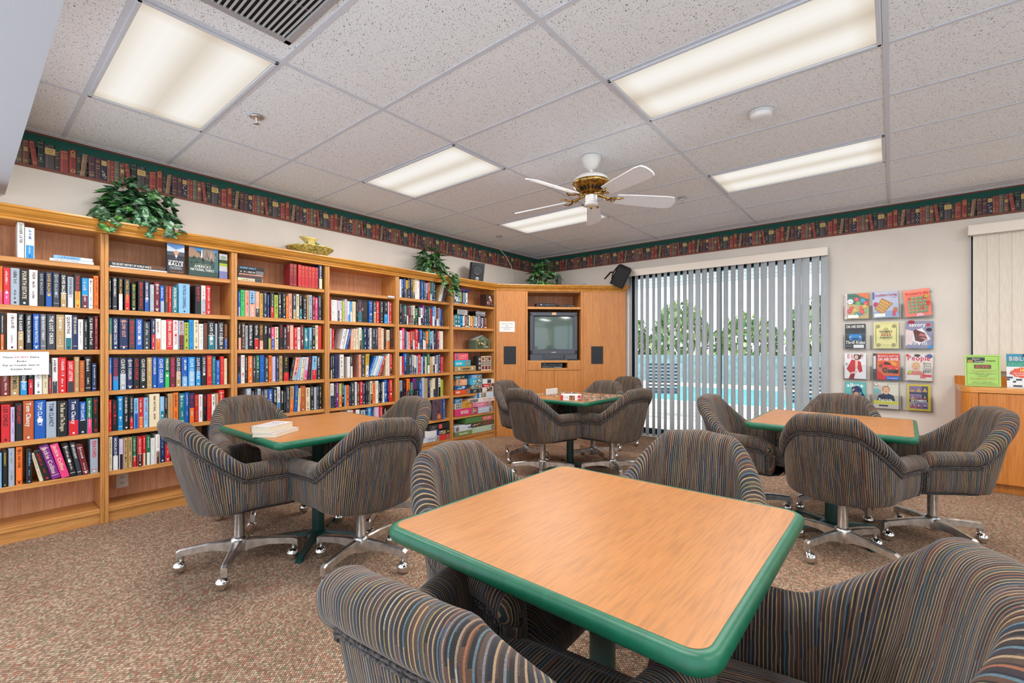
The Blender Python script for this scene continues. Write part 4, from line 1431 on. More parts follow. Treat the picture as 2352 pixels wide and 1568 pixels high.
SCR = plain('unlit_picture_tube', (82, 98, 92), .08, 0, .02); SCR.node_tree.nodes['Principled BSDF'].inputs['Coat Weight'].default_value = .6
g.build('screen', SCR, t)
m = MB(); d = D2(m, (-.035, -.0052, .106), (1, 0, 0), (0, 0, 1)); d.txt('SONY', .035, 0, .014, (214, 216, 220), 'c', bold=True, sx=1.2)
d2 = D2(m, (-.31, -.0052, .648), (1, 0, 0), (0, 0, 1)); d2.scrawl(0, 0, .05, .008, (170, 174, 180), rnd)
for k in range(6): d2.O = Vector((-.07 + k * .026, -.0125, .045)); d2.rect(0, 0, .016, .006, (96, 100, 108))
m.build('lettering', PRINT, t)
tag(MB().box((0, 0, .018), (.062, .0015, .036), (214, 170, 136)).build('sticky_note', PAPER, None, tvloc(.83, .0375, 1.0625 + .643), (0, 0, R(45))), 'small tan sticky note on the top of the television', 'note')
def deck(name, label, cat, x, z, w, h, dp, yf, extra=None):
    t = thing(name, label, cat, tvloc(x, yf, z + .0005), R(45))
    m = MB(); m.box((0, dp / 2, h / 2 + .003), (w, dp, h - .006), (30, 31, 35), b=.004); m.build('case', PRINT, t)
    f = MB(); f.box((0, -.003, h / 2 + .003), (w - .006, .006, h - .012), (22, 23, 27), b=.0015)
    d = D2(f, (-w / 2, -.006, .003), (1, 0, 0), (0, 0, 1)); extra(d, w, h); f.build('front_panel', GLOSSY, t)
    b = MB()
    for sx in (-1, 1):
        for sy in (.1, .9): b.lathe([(.008, 0), (.008, .004)], 8, (18, 18, 18), c=(sx * (w / 2 - .03), dp * sy))
    b.build('foot', PRINT, t)
def x_cable(d, w, h):
    d.ell(w * .24, h * .5, .009, .009, (190, 192, 196)); d.rect(w * .44, h * .35, w * .2, h * .22, (60, 90, 100))
    for k in range(5): d.ell(w * (.68 + .05 * k), h * .42, .003, .003, (150, 152, 156), 8)
def x_dvd(d, w, h):
    d.rect(w * .08, h * .5, w * .4, h * .1, (120, 124, 130)); d.rect(w * .6, h * .35, w * .18, h * .3, (60, 100, 130))
    for k in range(3): d.rect(w * (.82 + .05 * k), h * .4, .006, .006, (170, 172, 176))
def x_vcr(d, w, h):
    d.rect(w * .34, h * .42, w * .38, h * .34, (44, 46, 54)); d.rect(w * .02, h * .1, w * .5, h * .06, (150, 154, 160)); d.scrawl(w * .04, h * .74, .04, .008, (200, 200, 204), rnd)
    d.ell(w * .86, h * .62, .016, .016, (70, 72, 78)); d.ell(w * .86, h * .62, .010, .010, (30, 31, 34)); d.ell(w * .94, h * .62, .012, .012, (70, 72, 78))
    for k in range(6): d.rect(w * (.05 + .045 * k), h * .28, .006, .006, (130, 134, 140))
    d.rect(w * .55, h * .06, w * .4, h * .09, (186, 190, 196))
deck('cable_box', 'black cable receiver on the shelf over the television', 'cable box', .72, 1.818, .295, .052, .2, .03, x_cable)
deck('disc_player', 'slim silver-black disc player right of the cable receiver', 'disc player', 1.0, 1.818, .235, .030, .2, .03, x_dvd)
deck('video_recorder', 'black videocassette recorder in the niche below the television', 'video recorder', .80, .955, .30, .068, .26, .015, x_vcr)
t = thing('remote_control', 'dark remote control at the foot of the television', 'remote control', tvloc(1.10, .022, 1.0625), R(45))
MB().box((0, 0, .009), (.155, .034, .018), (40, 42, 48), b=.005).build('case', PRINT, t)
m = MB(); d = D2(m, (-.07, -.012, .018), (1, 0, 0), (0, 1, 0))
for k in range(9): d.rect(k * .015, .004, .008, .005, (150, 154, 160)); d.rect(k * .015, .014, .008, .005, (120, 124, 132))
m.build('button', PRINT, t)

# ---------------------------------------------------------------- puzzle and game boxes
rnd = random.Random(21)
def box_thing(name, cat, label, y0, y1, z, h, col, draw=None, dp=.20, xf=XF - .012, group='puzzle and game boxes on the shelves', side=None):
    t = thing(name, label, cat, (xf, (y0 + y1) / 2, z + .0006), 0, group)
    w = y1 - y0
    m = MB(); m.box((-dp / 2, 0, h / 2), (dp, w, h), col, b=.0012)
    d = D2(m, (0, -w / 2, 0), (0, 1, 0), (0, 0, 1))
    if draw: draw(d, w, h)
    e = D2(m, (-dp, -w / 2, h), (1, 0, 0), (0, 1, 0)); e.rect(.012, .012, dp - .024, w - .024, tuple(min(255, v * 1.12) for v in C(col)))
    m.build('lid', PRINT, t)
    b = MB(); b.box((-dp / 2, 0, h * .12), (dp - .004, w - .004, h * .18), tuple(v * .8 for v in C(col))); b.build('tray', PRINT, t)
    return t
def scene(d, x, y, w, h, cols, r, n=14):
    d.rect(x, y, w, h, cols[0])
    for k in range(n):
        rx, ry = w * r.uniform(.05, .16), h * r.uniform(.06, .2)
        d.h = .0008 + k * .00002
        d.ell(x + rx + (w - 2 * rx) * r.random(), y + ry + (h - 2 * ry) * r.random(), rx, ry, r.choice(cols[1:]), 8)
    d.h = .0014
def dr(cols, text=None, tx=.08, tw=.5, tc='W', pic=None, ends=None):
    def f(d, w, h):
        r = random.Random(int(w * 9999))
        if ends: d.rect(0, 0, w * .12, h, ends); d.rect(w * .88, 0, w * .12, h, ends)
        if pic: scene(d, w * pic[0], h * .1, w * pic[1], h * .8, cols, r)
        d.h = .0015
        if text and text != '~': d.txt(text, w * tx, h * .3, h * .42, tc, fit=w * tw, bold=True)
        elif text: d.scrawl(w * tx, h * .5, w * tw, h * .26, tc, r); d.scrawl(w * tx, h * .2, w * tw * .8, h * .14, tc, r)
    return f
mix = [(120, 130, 120), (190, 80, 60), (230, 220, 200), (60, 80, 60), (90, 120, 170), (210, 170, 90)]
dk = [(60, 50, 44), (150, 90, 60), (210, 190, 160), (40, 60, 50)]
s4, s5, s6, s7 = SHELF_Z[3], SHELF_Z[4], SHELF_Z[5], DECK
t = thing('toy_suitcase', 'small tan suitcase box with round latches, lowest of its pile', 'suitcase', (XF - .012, 4.2075, s4 + .0006))
m = MB(); m.box((-.10, 0, .036), (.20, .385, .070), 'e', b=.006); m.box((.0, 0, .036), (.001, .385, .003), (110, 84, 52)); m.build('case', PRINT, t)
for s in (-1, 1):
    m = MB(); m.M = Matrix.Translation((.0, s * .12, .038)) @ Matrix.Rotation(R(90), 4, 'Y'); m.lathe([(.017, 0), (.017, .004), (.011, .006), (.0105, .003), (.001, .003)], 14, (206, 206, 200)); m.build('latch', PRINT, t)
MB().tube([(.001, -.055, .036), (.016, -.05, .04), (.018, 0, .041), (.016, .05, .04), (.001, .055, .036)], .006, 7, (52, 40, 32)).build('handle', PRINT, t)
box_thing('game_box', 'game box', 'bright blue party game box on the toy suitcase', 4.012, 4.295, s4 + .0725, .075, (40, 176, 204), dr(mix, 'catch', .06, .42, 'W', (.66, .26)))
box_thing('game_box', 'game box', 'pink game box topping the pile over the toy suitcase', 4.014, 4.253, s4 + .149, .087, (232, 88, 128), dr(mix, '~', .34, .5, (246, 214, 110), (.08, .16)))
def draw_pics(d, w, h):
    d.rect(w * .24, 0, w * .76, h, (222, 212, 196)); r = random.Random(3)
    for i in range(3):
        for j in range(3):
            x, y = w * (.28 + i * .24), h * (.06 + j * .31)
            d.h = .0008; d.rect(x, y, w * .20, h * .27, r.choice(((90, 90, 110), (170, 70, 60), (210, 130, 70), (120, 60, 60), (70, 80, 96))))
            d.ell(x + w * .1, y + h * .13, w * .06, h * .08, r.choice(((220, 180, 130), (190, 60, 50), (60, 50, 60))), 8)
    d.h = .0008
    for j in range(3): d.ell(w * .12, h * (.2 + .3 * j), w * .08, h * .1, (180, 176, 168), 8)
box_thing('puzzle_box', 'puzzle box', 'upright puzzle box with nine small pictures', 4.452, 4.718, s4, .195, (56, 52, 52), draw_pics, .09, XF - .03)
z = s5
for lab, y0, y1, h, col, d in (('orange 1000-piece puzzle box, lowest of the near pile', 4.014, 4.285, .058, (222, 84, 44), dr(mix, '1000', .06, .4, 'W', (.74, .24))),
                            ('navy puzzle box with white spots on the orange box', 4.014, 4.226, .054, (26, 84, 130), dr([(26, 84, 130), (230, 236, 240), (120, 180, 210)], None, pic=(.1, .8))),
                            ('peach puzzle box on the navy spotted box', 4.045, 4.231, .078, (232, 160, 118), dr(mix, '~', .55, .3, 'W', (.1, .22))),
                            ('dark teal puzzle box topping the near pile', 4.014, 4.192, .048, (44, 96, 104), dr(dk, '~', .1, .4, 'W', (.6, .34)))):
    box_thing('puzzle_box', 'puzzle box', lab, y0, y1, z, h, col, d); z += h + .001
z = s5
for lab, y0, y1, h, col, d in (('black puzzle box with teal end, lowest of the middle pile', 4.29, 4.516, .052, (34, 50, 58), dr(dk, '~', .24, .3, 'W', (.62, .3), None)),
                            ('grey patterned puzzle box in the middle pile', 4.319, 4.516, .056, (150, 158, 146), dr(mix, None, pic=(.2, .7))),
                            ('turquoise puzzle box in the middle pile', 4.288, 4.516, .076, (62, 168, 206), dr(mix, '~', .2, .3, 'W', (.55, .42))),
                            ('small pale blue puzzle box topping the middle pile', 4.322, 4.51, .052, (104, 160, 206), dr(mix, '~', .1, .4, 'W', (.55, .4)))):
    box_thing('puzzle_box', 'puzzle box', lab, y0, y1, z, h, col, d); z += h + .001
z = s5
for lab, y0, y1, h, col, d in (('white puzzle box with dark photos, lowest of the far pile', 4.522, 4.746, .062, (222, 218, 210), dr(dk, None, pic=(.38, .5))),
                            ('red puzzle box in the far pile', 4.535, 4.724, .044, (196, 40, 44), dr(mix, 'Heritage', .1, .5, 'W', (.74, .2))),
                            ('plain white puzzle box topping the far pile', 4.53, 4.755, .062, (224, 224, 218), dr([(60, 66, 76), (90, 90, 100), (40, 40, 50)], None, pic=(.4, .34)))):
    box_thing('puzzle_box', 'puzzle box', lab, y0, y1, z, h, col, d); z += h + .001
box_thing('puzzle_box', 'puzzle box', 'long raspberry pink puzzle box across the shelf front', 4.014, 4.43, s6, .094, (214, 62, 110), dr(mix, '1000 PUZZLE', .24, .34, 'W', (.74, .2)))
box_thing('puzzle_box', 'puzzle box', 'white puzzle box with a red picture on the raspberry box', 4.018, 4.144, s6 + .095, .072, (206, 210, 214), dr(mix, None, pic=(.1, .8)))
box_thing('puzzle_box', 'puzzle box', 'ochre yellow puzzle box on the raspberry box', 4.152, 4.318, s6 + .095, .086, (206, 152, 62), dr([(206, 152, 62), (180, 120, 50), (226, 180, 90)], '~', .3, .5, (140, 90, 40)))
box_thing('puzzle_box', 'puzzle box', 'blue puzzle box bridging the white and red-picture box', 4.014, 4.146, s6 + .168, .056, (58, 128, 182), dr(mix, '~', .1, .5, 'W', (.7, .25)), .22)
z = s6
for lab, y0, y1, h, col, d in (('ice blue puzzle box, lowest of the far pile under the white boxes', 4.44, 4.725, .076, (182, 200, 222), dr(mix, '~', .1, .5, 'W', (.76, .2))),
                            ('rose pink puzzle box on the ice blue box', 4.337, 4.711, .068, (222, 120, 160), dr(mix, '~', .16, .4, 'W', (.7, .26))),
                            ('white puzzle box with red lettering on the rose pink box', 4.286, 4.785, .058, (226, 218, 214), dr(mix, '~', .52, .44, (206, 56, 62), (.0, .3))),
                            ('pale box with blue ends topping the far pile', 4.414, 4.786, .068, (200, 216, 224), dr(mix, None, pic=(.22, .26), ends=(40, 110, 190)))):
    box_thing('puzzle_box', 'puzzle box', lab, y0, y1, z, h, col, d); z += h + .001
box_thing('game_box', 'game box', 'green puzzle book box on the bottom shelf', 4.018, 4.324, s7, .058, (120, 152, 84), dr(mix, 'Puzzle Book', .24, .5, 'W', (.02, .16)))
box_thing('puzzle_box', 'puzzle box', 'white puzzle box with blue badge, on the green box', 4.018, 4.324, s7 + .059, .07, (212, 220, 232), dr(mix, '1000', .74, .2, (60, 90, 160), (.04, .18)))
box_thing('puzzle_box', 'puzzle box', 'long pale sage puzzle box on the bottom shelf', 4.33, 4.782, s7, .078, (178, 204, 178), dr(mix, '~', .16, .5, (226, 236, 226), (.82, .15)))
box_thing('puzzle_box', 'puzzle box', 'brown picture puzzle box sticking out past the bookcase, on the sage box', 4.30, 4.788, s7 + .079, .062, (96, 74, 62), dr(dk, '~', .52, .3, (210, 120, 90), (.02, .36)))
box_thing('puzzle_box', 'puzzle box', 'green and red puzzle box topping the sage pile', 4.215, 4.787, s7 + .142, .072, (84, 130, 74), dr([(206, 74, 84), (226, 120, 110), (190, 60, 70)], '~', .56, .26, 'W', (.52, .4)))
B5 = 'on the fifth bookcase bottom shelf'
box_thing('puzzle_box', 'puzzle box', 'pale blue and white puzzle box, lowest left ' + B5, 3.50, 3.752, s7, .062, (200, 208, 218), dr(mix, '~', .3, .4, (60, 100, 160), (.78, .2)))
box_thing('puzzle_box', 'puzzle box', 'white puzzle box, upper left ' + B5, 3.50, 3.740, s7 + .063, .070, (222, 222, 222), dr(mix, None, ends=(40, 70, 150)))
box_thing('puzzle_box', 'puzzle box', 'red puzzle box, lowest right ' + B5, 3.757, 3.93, s7, .062, (212, 54, 50), dr(mix, None, pic=(.7, .22)))
box_thing('puzzle_box', 'puzzle box', 'black and orange 1000-piece puzzle box ' + B5, 3.745, 3.93, s7 + .063, .060, (44, 40, 40), dr(mix, '1000', .72, .26, (206, 190, 60), (.02, .6)))
box_thing('game_box', 'game box', 'black game box with a red badge ' + B5, 3.585, 3.92, s7 + .134, .070, (40, 40, 42), dr([(196, 70, 66), (220, 110, 100)], '~', .1, .3, (200, 200, 190), (.48, .16)))
# house-shaped puzzle box
t = thing('puzzle_box', 'house shaped puzzle box with a gabled roof and cottage picture', 'puzzle box', (XF - .03, 4.552, SHELF_Z[2] + .0006))
m = MB(); w, h, rf = .28, .125, .062
vs = [(0, -w / 2, 0), (0, w / 2, 0), (0, w / 2, h), (0, 0, h + rf), (0, -w / 2, h)]; vs += [(-.14, y, z) for _, y, z in vs]
m.add(vs, [(0, 1, 2, 3, 4), (9, 8, 7, 6, 5)] + [(k, 5 + k, 5 + (k + 1) % 5, (k + 1) % 5) for k in range(5)], (92, 110, 92))
d = D2(m, (0, -w / 2, 0), (0, 1, 0), (0, 0, 1))
d.rect(w * .1, .008, w * .8, h - .02, (70, 66, 48)); scene(d, w * .12, .010, w * .76, h - .026, [(78, 82, 54), (206, 190, 130), (120, 130, 120), (60, 54, 40), (230, 214, 150), (100, 120, 84)], rnd, 22)
d.ell(w * .14, h * .95, .016, .016, (206, 160, 70)); d.scrawl(w * .38, h * 1.1, w * .3, .012, (214, 206, 180), rnd)
m.build('box', PRINT, t)
r = MB()
for s in (-1, 1): r.add([(.004, s * w / 2 * 1.03, h - .002), (.004, 0, h + rf + .003), (-.144, 0, h + rf + .003), (-.144, s * w / 2 * 1.03, h - .002)], [(0, 1, 2, 3)], (170, 172, 168))
r.build('roof_flap', PRINT, t)

# discs and cassettes on the sixth bookcase
def case(y, z, w, h, dp, col, tc, label, flat=False, xf=XF - .03):
    m = MB()
    if flat:
        m.box((-dp / 2, 0, h / 2), (dp, w, h), col, b=.001); d = D2(m, (0, -w / 2, 0), (0, 1, 0), (0, 0, 1)); d.rect(.004, .002, w - .008, h - .004, tc); d.scrawl(w * .1, h * .28, w * .6, h * .45, col, rnd)
    else:
        m.box((-dp / 2, 0, h / 2), (dp, w, h), col, b=.001); d = D2(m, (0, -w / 2, 0), (0, 1, 0), (0, 0, 1)); d.rect(w * .1, h * .04, w * .8, h * .12, tc)
        e = D2(m, (0, -w / 2, h * .92), (0, 0, -1), (0, 1, 0)); e.scrawl(.0, w * .25, h * .6, w * .5, tc, rnd)
    tag(m.build('disc_case', PRINT, None, (xf, y, z + .0006)), label, 'disc case', 'disc and video cases on the sixth bookcase')
y = 4.014
for k, (c, tc, w) in enumerate((('a', 'n', .022), ('W', 'r', .024), ('W', 'k', .026), ('l', 'n', .022), ('s', 'k', .022), ('v', 'k', .022), ('k', 'r', .024), ('l', 'n', .034), ('k', 'w', .016), ('W', 'k', .030))):
    case(y + w / 2, SHELF_Z[0], w - .001, .150 + (k % 3) * .004, .13, c, tc, f'upright {PNAME.get(c, "white")} video case, {ORD[k]} from left, top shelf, sixth bookcase'); y += w
t = flat_book(4.175, SHELF_Z[0] + .159, .21, .040, .13, ('n', 'r'), '~', 'dark navy book lying across the upright video cases')
box_thing('photo_box', 'box', 'collaged photo box at the far end of the top shelf', 4.60, 4.745, SHELF_Z[0], .165, (62, 46, 40), dr([(70, 50, 44), (206, 150, 110), (210, 200, 190), (150, 60, 50), (60, 80, 110)], None, pic=(.05, .9)), .12, group=None)
y = 4.012
for k, (c, tc, w) in enumerate((('s', 'n', .020), ('t', 'w', .046), ('t', 'w', .050), ('i', 'k', .044), ('W', 'k', .022), ('f', 'k', .020), ('h', 'w', .022), ('x', 'w', .022), ('k', 'w', .024), ('W', 'k', .018), ('y', 'r', .026), ('c', 'k', .020), ('r', 'w', .016),
                             ('y', 'k', .026), ('l', 'n', .026), ('w', 'k', .024), ('d', 'w', .020), ('a', 'k', .028), ('x', 'k', .024), ('d', 'w', .024), ('a', 'n', .024), ('k', 'r', .022), ('h', 'c', .022), ('m', 'w', .020))):
    case(y + w / 2, SHELF_Z[1], w - .001, .142 + (k * 7 % 4) * .006, .13, c, tc, f'upright {PNAME.get(c, "white")} video case, {ORD[k]} from left, second shelf, sixth bookcase'); y += w
NTH = ['lowest', 'second from bottom', 'third from bottom', 'topmost']
for k in range(4):
    case(4.165, SHELF_Z[1] + .162 + k * .0165, .19, .0155, .135, 'k', (200, 202, 206), f'flat silver disc case, {NTH[k]} of the near stack over the video cases', True)
    case(4.50 + .012 * (k % 2), SHELF_Z[1] + .162 + k * .0165, .19, .0155, .135, 'k', (150, 152, 158) if k != 2 else (206, 204, 206), f'flat dark disc case, {NTH[k]} of the far stack over the video cases', True)

# ---------------------------------------------------------------- on top of the bookcases
def leafmesh(kind):
    m = MB()
    if kind == 'ivy':
        out = [(0, -.5), (.28, -.52), (.50, -.22), (.46, .06), (.30, .22), (.10, .62), (0, .78)]
        g1, g2, g3 = (44, 88, 58), (78, 130, 88), (176, 200, 178)
    elif kind == 'frond':
        out = [(0, -.7), (.06, -.5), (.16, -.2), (.15, .2), (.08, .55), (0, .95)]
        g1, g2, g3 = (40, 88, 44), (66, 120, 60), (110, 150, 96)
    else:
        out = [(0, -.5), (.24, -.42), (.36, -.1), (.30, .25), (.12, .62), (0, .86)]
        g1, g2, g3 = (36, 88, 44), (66, 124, 56), (130, 168, 96)
    n = len(out)
    cen = [(0, y, .04 - .22 * (y + .5) ** 2 * .5) for _, y in out]
    for s in (-1, 1):
        ed = [(s * x, y, cen[k][2] - abs(x) * .38 + .0) for k, (x, y) in enumerate(out)]
        md = [(s * x * .5, y, cen[k][2] + abs(x) * .05) for k, (x, y) in enumerate(out)]
        for k in range(n - 1):
            f = (0, 1, 2, 3) if s > 0 else (3, 2, 1, 0)
            m.add([cen[k], md[k], md[k + 1], cen[k + 1]], [f], g3 if k % 2 == 1 else g2, 0, True)
            m.add([md[k], ed[k], ed[k + 1], md[k + 1]], [f], g1 if k % 3 else g2, 0, True)
    return m
LEAVES = {}
def plant(label, c, rx, ry, rz, n, size, kinds, trails, pot, rz_rot=0):
    t = thing('potted_ivy', label, 'plant', c, rz_rot)
    p = MB(); p.lathe([(pot * .75, 0), (pot, .09), (pot * 1.05, .095), (pot * .9, .093), (pot * .9, .075), (.001, .075)], 16, (116, 84, 54)); p.build('basket', PRINT, t)
    r = random.Random(int(c[1] * 100))
    tw = MB(); spots = []
    for k in range(n):
        while True:
            v = Vector((r.uniform(-1, 1), r.uniform(-1, 1), r.uniform(-.35, 1)))
            if .45 < v.length < 1: break
        spots.append((Vector((v.x * rx, v.y * ry, .10 + max(-.06, v.z * rz))), v.normalized()))
    for (dx, dy, dz, k) in trails:
        a = Vector((rx * .6, dy * .5, .09)); b = Vector((dx, dy, .06)); e = Vector((dx + .02, dy, dz))
        pts = [a, b.lerp(a, .4) + Vector((0, 0, .02)), b, b.lerp(e, .5), e]
        tw.tube(pts, .0022, 5, (96, 112, 60))
        for q in range(k):
            f = q / max(1, k - 1); s0 = b.lerp(e, f)
            spots.append((s0 + Vector((.012, r.uniform(-.03, .03), r.uniform(-.02, .02))), Vector((1, r.uniform(-.5, .5), .1)).normalized()))
    for k in range(26):
        s0 = spots[r.randrange(n)][0]; tw.tube([Vector((0, 0, .08)), s0 * .5 + Vector((0, 0, .06)), s0], .0018, 4, (88, 104, 54))
    tw.build('stems', PRINT, t)
    for pos, nrm in spots:
        kd = r.choice(kinds)
        if kd not in LEAVES:
            o = leafmesh(kd).build('leaf', LEAF); LEAVES[kd] = o
        else:
            o = LEAVES[kd].copy(); S.collection.objects.link(o)
        o.parent = t
        tip = Vector((nrm.x + r.uniform(-.7, .7), nrm.y + r.uniform(-.7, .7), nrm.z - r.uniform(.3, 1.1))).normalized()
        zz = (nrm + Vector((r.uniform(-.4, .7), r.uniform(-.6, .6), r.uniform(.1, .9)))).normalized()
        xx = tip.cross(zz).normalized(); zz = xx.cross(tip)
        sz = size * r.uniform(.75, 1.2) * (1.5 if kd == 'frond' else 1)
        o.matrix_local = Matrix(((xx.x * sz, tip.x * sz, zz.x * sz, pos.x), (xx.y * sz, tip.y * sz, zz.y * sz, pos.y), (xx.z * sz, tip.z * sz, zz.z * sz, pos.z), (0, 0, 0, 1)))
plant('large bushy ivy plant on the leftmost bookcases', (-4.36, .86, 2.0902), .15, .27, .30, 250, .072, ('ivy', 'ivy', 'leaf'), ((.16, -.16, -.02, 4), (.17, .03, -.04, 5), (.16, .14, -.01, 4), (.15, -.24, .0, 3), (.16, .22, .02, 3)), .09)
plant('ivy plant with long vines trailing over the fifth bookcase', (-4.36, 3.72, 2.0902), .16, .23, .32, 190, .068, ('leaf', 'leaf', 'ivy', 'frond'), ((.18, .12, -.22, 10), (.17, .20, -.16, 9), (.17, .02, -.08, 7), (.17, .26, -.02, 5), (.19, .22, -.26, 8)), .09)
plant('rounded ivy plant with a fern tip on the corner cabinet', (-3.93, 5.48, 2.0902), .24, .26, .34, 230, .064, ('ivy', 'leaf', 'leaf', 'frond'), (), .10)

t = thing('wash_bowl', 'green and tan glazed ribbed bowl on top of the bookcases', 'bowl', (-4.32, 2.165, 2.0902))
m = MB(); m.lathe([(.10, 0), (.108, .006), (.100, .012), (.135, .036), (.165, .062), (.208, .092), (.216, .100), (.206, .099), (.158, .066), (.12, .036), (.001, .022)], 36, (176, 160, 84))
BOWLM = plain('olive_glaze', (176, 158, 84), .25, 0, .28, 45); m.build('basin', BOWLM, t)
f = MB()
for k in range(36):
    a = 2 * math.pi * k / 36; f.tube([((.102 + .108 * q) * math.cos(a), (.102 + .108 * q) * math.sin(a), .012 + .084 * q) for q in (0, .33, .66, 1)], .0032, 4, (150, 134, 66))
f.build('rib', BOWLM, t)
t = thing('pitcher', 'hand painted cream pitcher with orange flowers standing in the bowl', 'pitcher', (-4.32, 2.165, 2.1128))
m = MB(); m.lathe([(.052, 0), (.066, .02), (.075, .055), (.068, .09), (.052, .12), (.048, .135), (.060, .158), (.072, .172), (.068, .170), (.044, .136), (.001, .13)], 26, (222, 196, 120))
vs2 = []
for (x, y, z) in m.v:
    if z > .14 and y < -.02: y -= (z - .14) * .9; z += (z - .14) * .15
    vs2.append((x, y, z))
m.v = vs2; m.build('body', GLOSSY, t)
f = MB()
for (yy, zz, r0, cc) in ((-.035, .115, .022, (52, 104, 72)), (-.05, .075, .026, (60, 110, 76)), (.0, .118, .014, (232, 160, 50)), (.002, .09, .018, (240, 190, 150)), (.03, .062, .024, (204, 70, 40)), (.0, .058, .014, (214, 120, 50)), (.028, .13, .02, (46, 110, 70)), (.045, .05, .016, (190, 60, 40))):
    f.sphere((.060 - abs(yy) * .55 + (.006 if zz < .1 else -.008), yy, zz), r0, 10, cc, sc=(.25, 1, 1))
f.build('painted_flower', GLOSSY, t)
MB().tube([(0, .056, .14), (0, .086, .135), (0, .104, .10), (0, .096, .06), (0, .070, .035)], .008, 8, (120, 134, 76)).build('handle', GLOSSY, t)

def speaker(loc, rot, label, bracket):
    t = thing('loudspeaker', label, 'loudspeaker', loc); t.rotation_euler = rot
    m = MB(); m.prism([(-.085, -.075), (.085, -.075), (.10, -.045), (.075, .075), (-.075, .075), (-.10, -.045)], -.14, .14, (30, 32, 36)); m.build('cabinet', BLACK, t)
    if bracket:
        MB().box((0, -.082, 0), (.165, .012, .26), (36, 50, 66), b=.004).build('grille', CLOTHG if 0 else BLACK, t)
        b = MB(); b.tube([(-.10, .02, .10), (-.125, .03, .0), (-.10, .03, -.10)], .009, 6, (30, 30, 32)); b.tube([(-.12, .03, 0), (-.16, .09, -.03), (-.2, .12, -.16)], .012, 6, (30, 30, 32)); b.build('bracket', BLACK, t)
    else:
        def ringy(cz, prof, col, nm, mt):
            m = MB(); m.M = Matrix.Translation((0, -.076, cz)) @ Matrix.Rotation(R(90), 4, 'X'); m.lathe(prof, 24, col); m.build(nm, mt, t)
        ringy(.045, [(.072, 0), (.074, .004), (.066, .006), (.056, .0), (.03, -.012), (.018, -.004), (.001, -.001)], (44, 46, 50), 'woofer', printed('speaker_cone', .35))
        ringy(-.072, [(.026, 0), (.024, .004), (.014, .002), (.010, .006), (.001, .007)], (150, 150, 150), 'tweeter', PRINT)
        d0 = MB(); d = D2(d0, (.02, -.0762, -.122), (1, 0, 0), (0, 0, 1)); d.rect(0, 0, .03, .008, (170, 172, 176)); d0.build('badge', PRINT, t)
        MB().box((0, .0, -.146), (.13, .1, .012), (20, 20, 22)).build('foot', BLACK, t)
speaker((-4.335, 4.47, 2.245), (R(8), R(3), R(62)), 'black two-way speaker tilted on the bookcases beside the ivy', False)
speaker((-2.93, 5.94, 2.245), (R(22), R(26), R(28)), 'black speaker on a bracket tilted over the blind corner', True)
c = MB(); c.tube([(-4.534, 5.19, 2.72), (-4.53, 5.337, 2.63), (-4.53, 5.45, 2.51), (-4.53, 5.504, 2.35), (-4.53, 5.483, 2.16), (-4.52, 5.43, 2.09), (-4.46, 5.40, 2.09), (-4.36, 5.43, 2.17), (-4.28, 5.46, 2.19), (-4.2, 5.48, 2.13)], .0055, 7)
tag(c.build('cord', CORD), 'white cord looping down from the ceiling to the corner cabinet', 'cord')
t = thing('antenna_box', 'upright dark antenna box in front of the corner plant', 'antenna', (-3.68, 5.50, 2.0902), R(45))
MB().box((0, 0, .085), (.05, .05, .17), (40, 52, 66), b=.006).build('body', BLACK, t); MB().box((0, 0, .006), (.07, .07, .012), (30, 32, 36), b=.003).build('foot', BLACK, t)
t = thing('wall_plate', 'white wall plate with two black leads above the corner cabinet', 'wall plate', (-3.68, YB - .002, 2.16))
m = MB(); m.box((.04, -.003, .01), (.075, .006, .12), (206, 200, 190), b=.002); m.box((-.05, -.003, 0), (.075, .006, .115), (196, 188, 176), b=.002); m.build('plate', PRINT, t)
m = MB(); m.tube([(-.03, -.008, 0), (-.08, -.02, .0), (-.15, -.03, -.03), (-.18, -.03, -.07)], .004, 6, (30, 30, 30)); m.tube([(.05, -.008, .03), (.10, -.02, .03), (.15, -.03, -.02), (.17, -.03, -.07)], .004, 6, (30, 30, 30)); m.build('lead', BLACK, t)
t = thing('outlet', 'white electrical outlet on the back of the second bookcase', 'outlet', (XL + .0125, .80, .225), R(90))
MB().box((0, -.002, 0), (.075, .005, .115), (222, 214, 200), b=.002).build('plate', PRINT, t)
m = MB(); d = D2(m, (0, -.0046, 0), (1, 0, 0), (0, 0, 1))
for q in (-.022, .022):
    d.ell(0, q, .016, .013, (206, 198, 184)); d.rect(-.008, q - .004, .003, .009, (60, 56, 52)); d.rect(.005, q - .004, .003, .009, (60, 56, 52))
m.build('socket', PRINT, t)

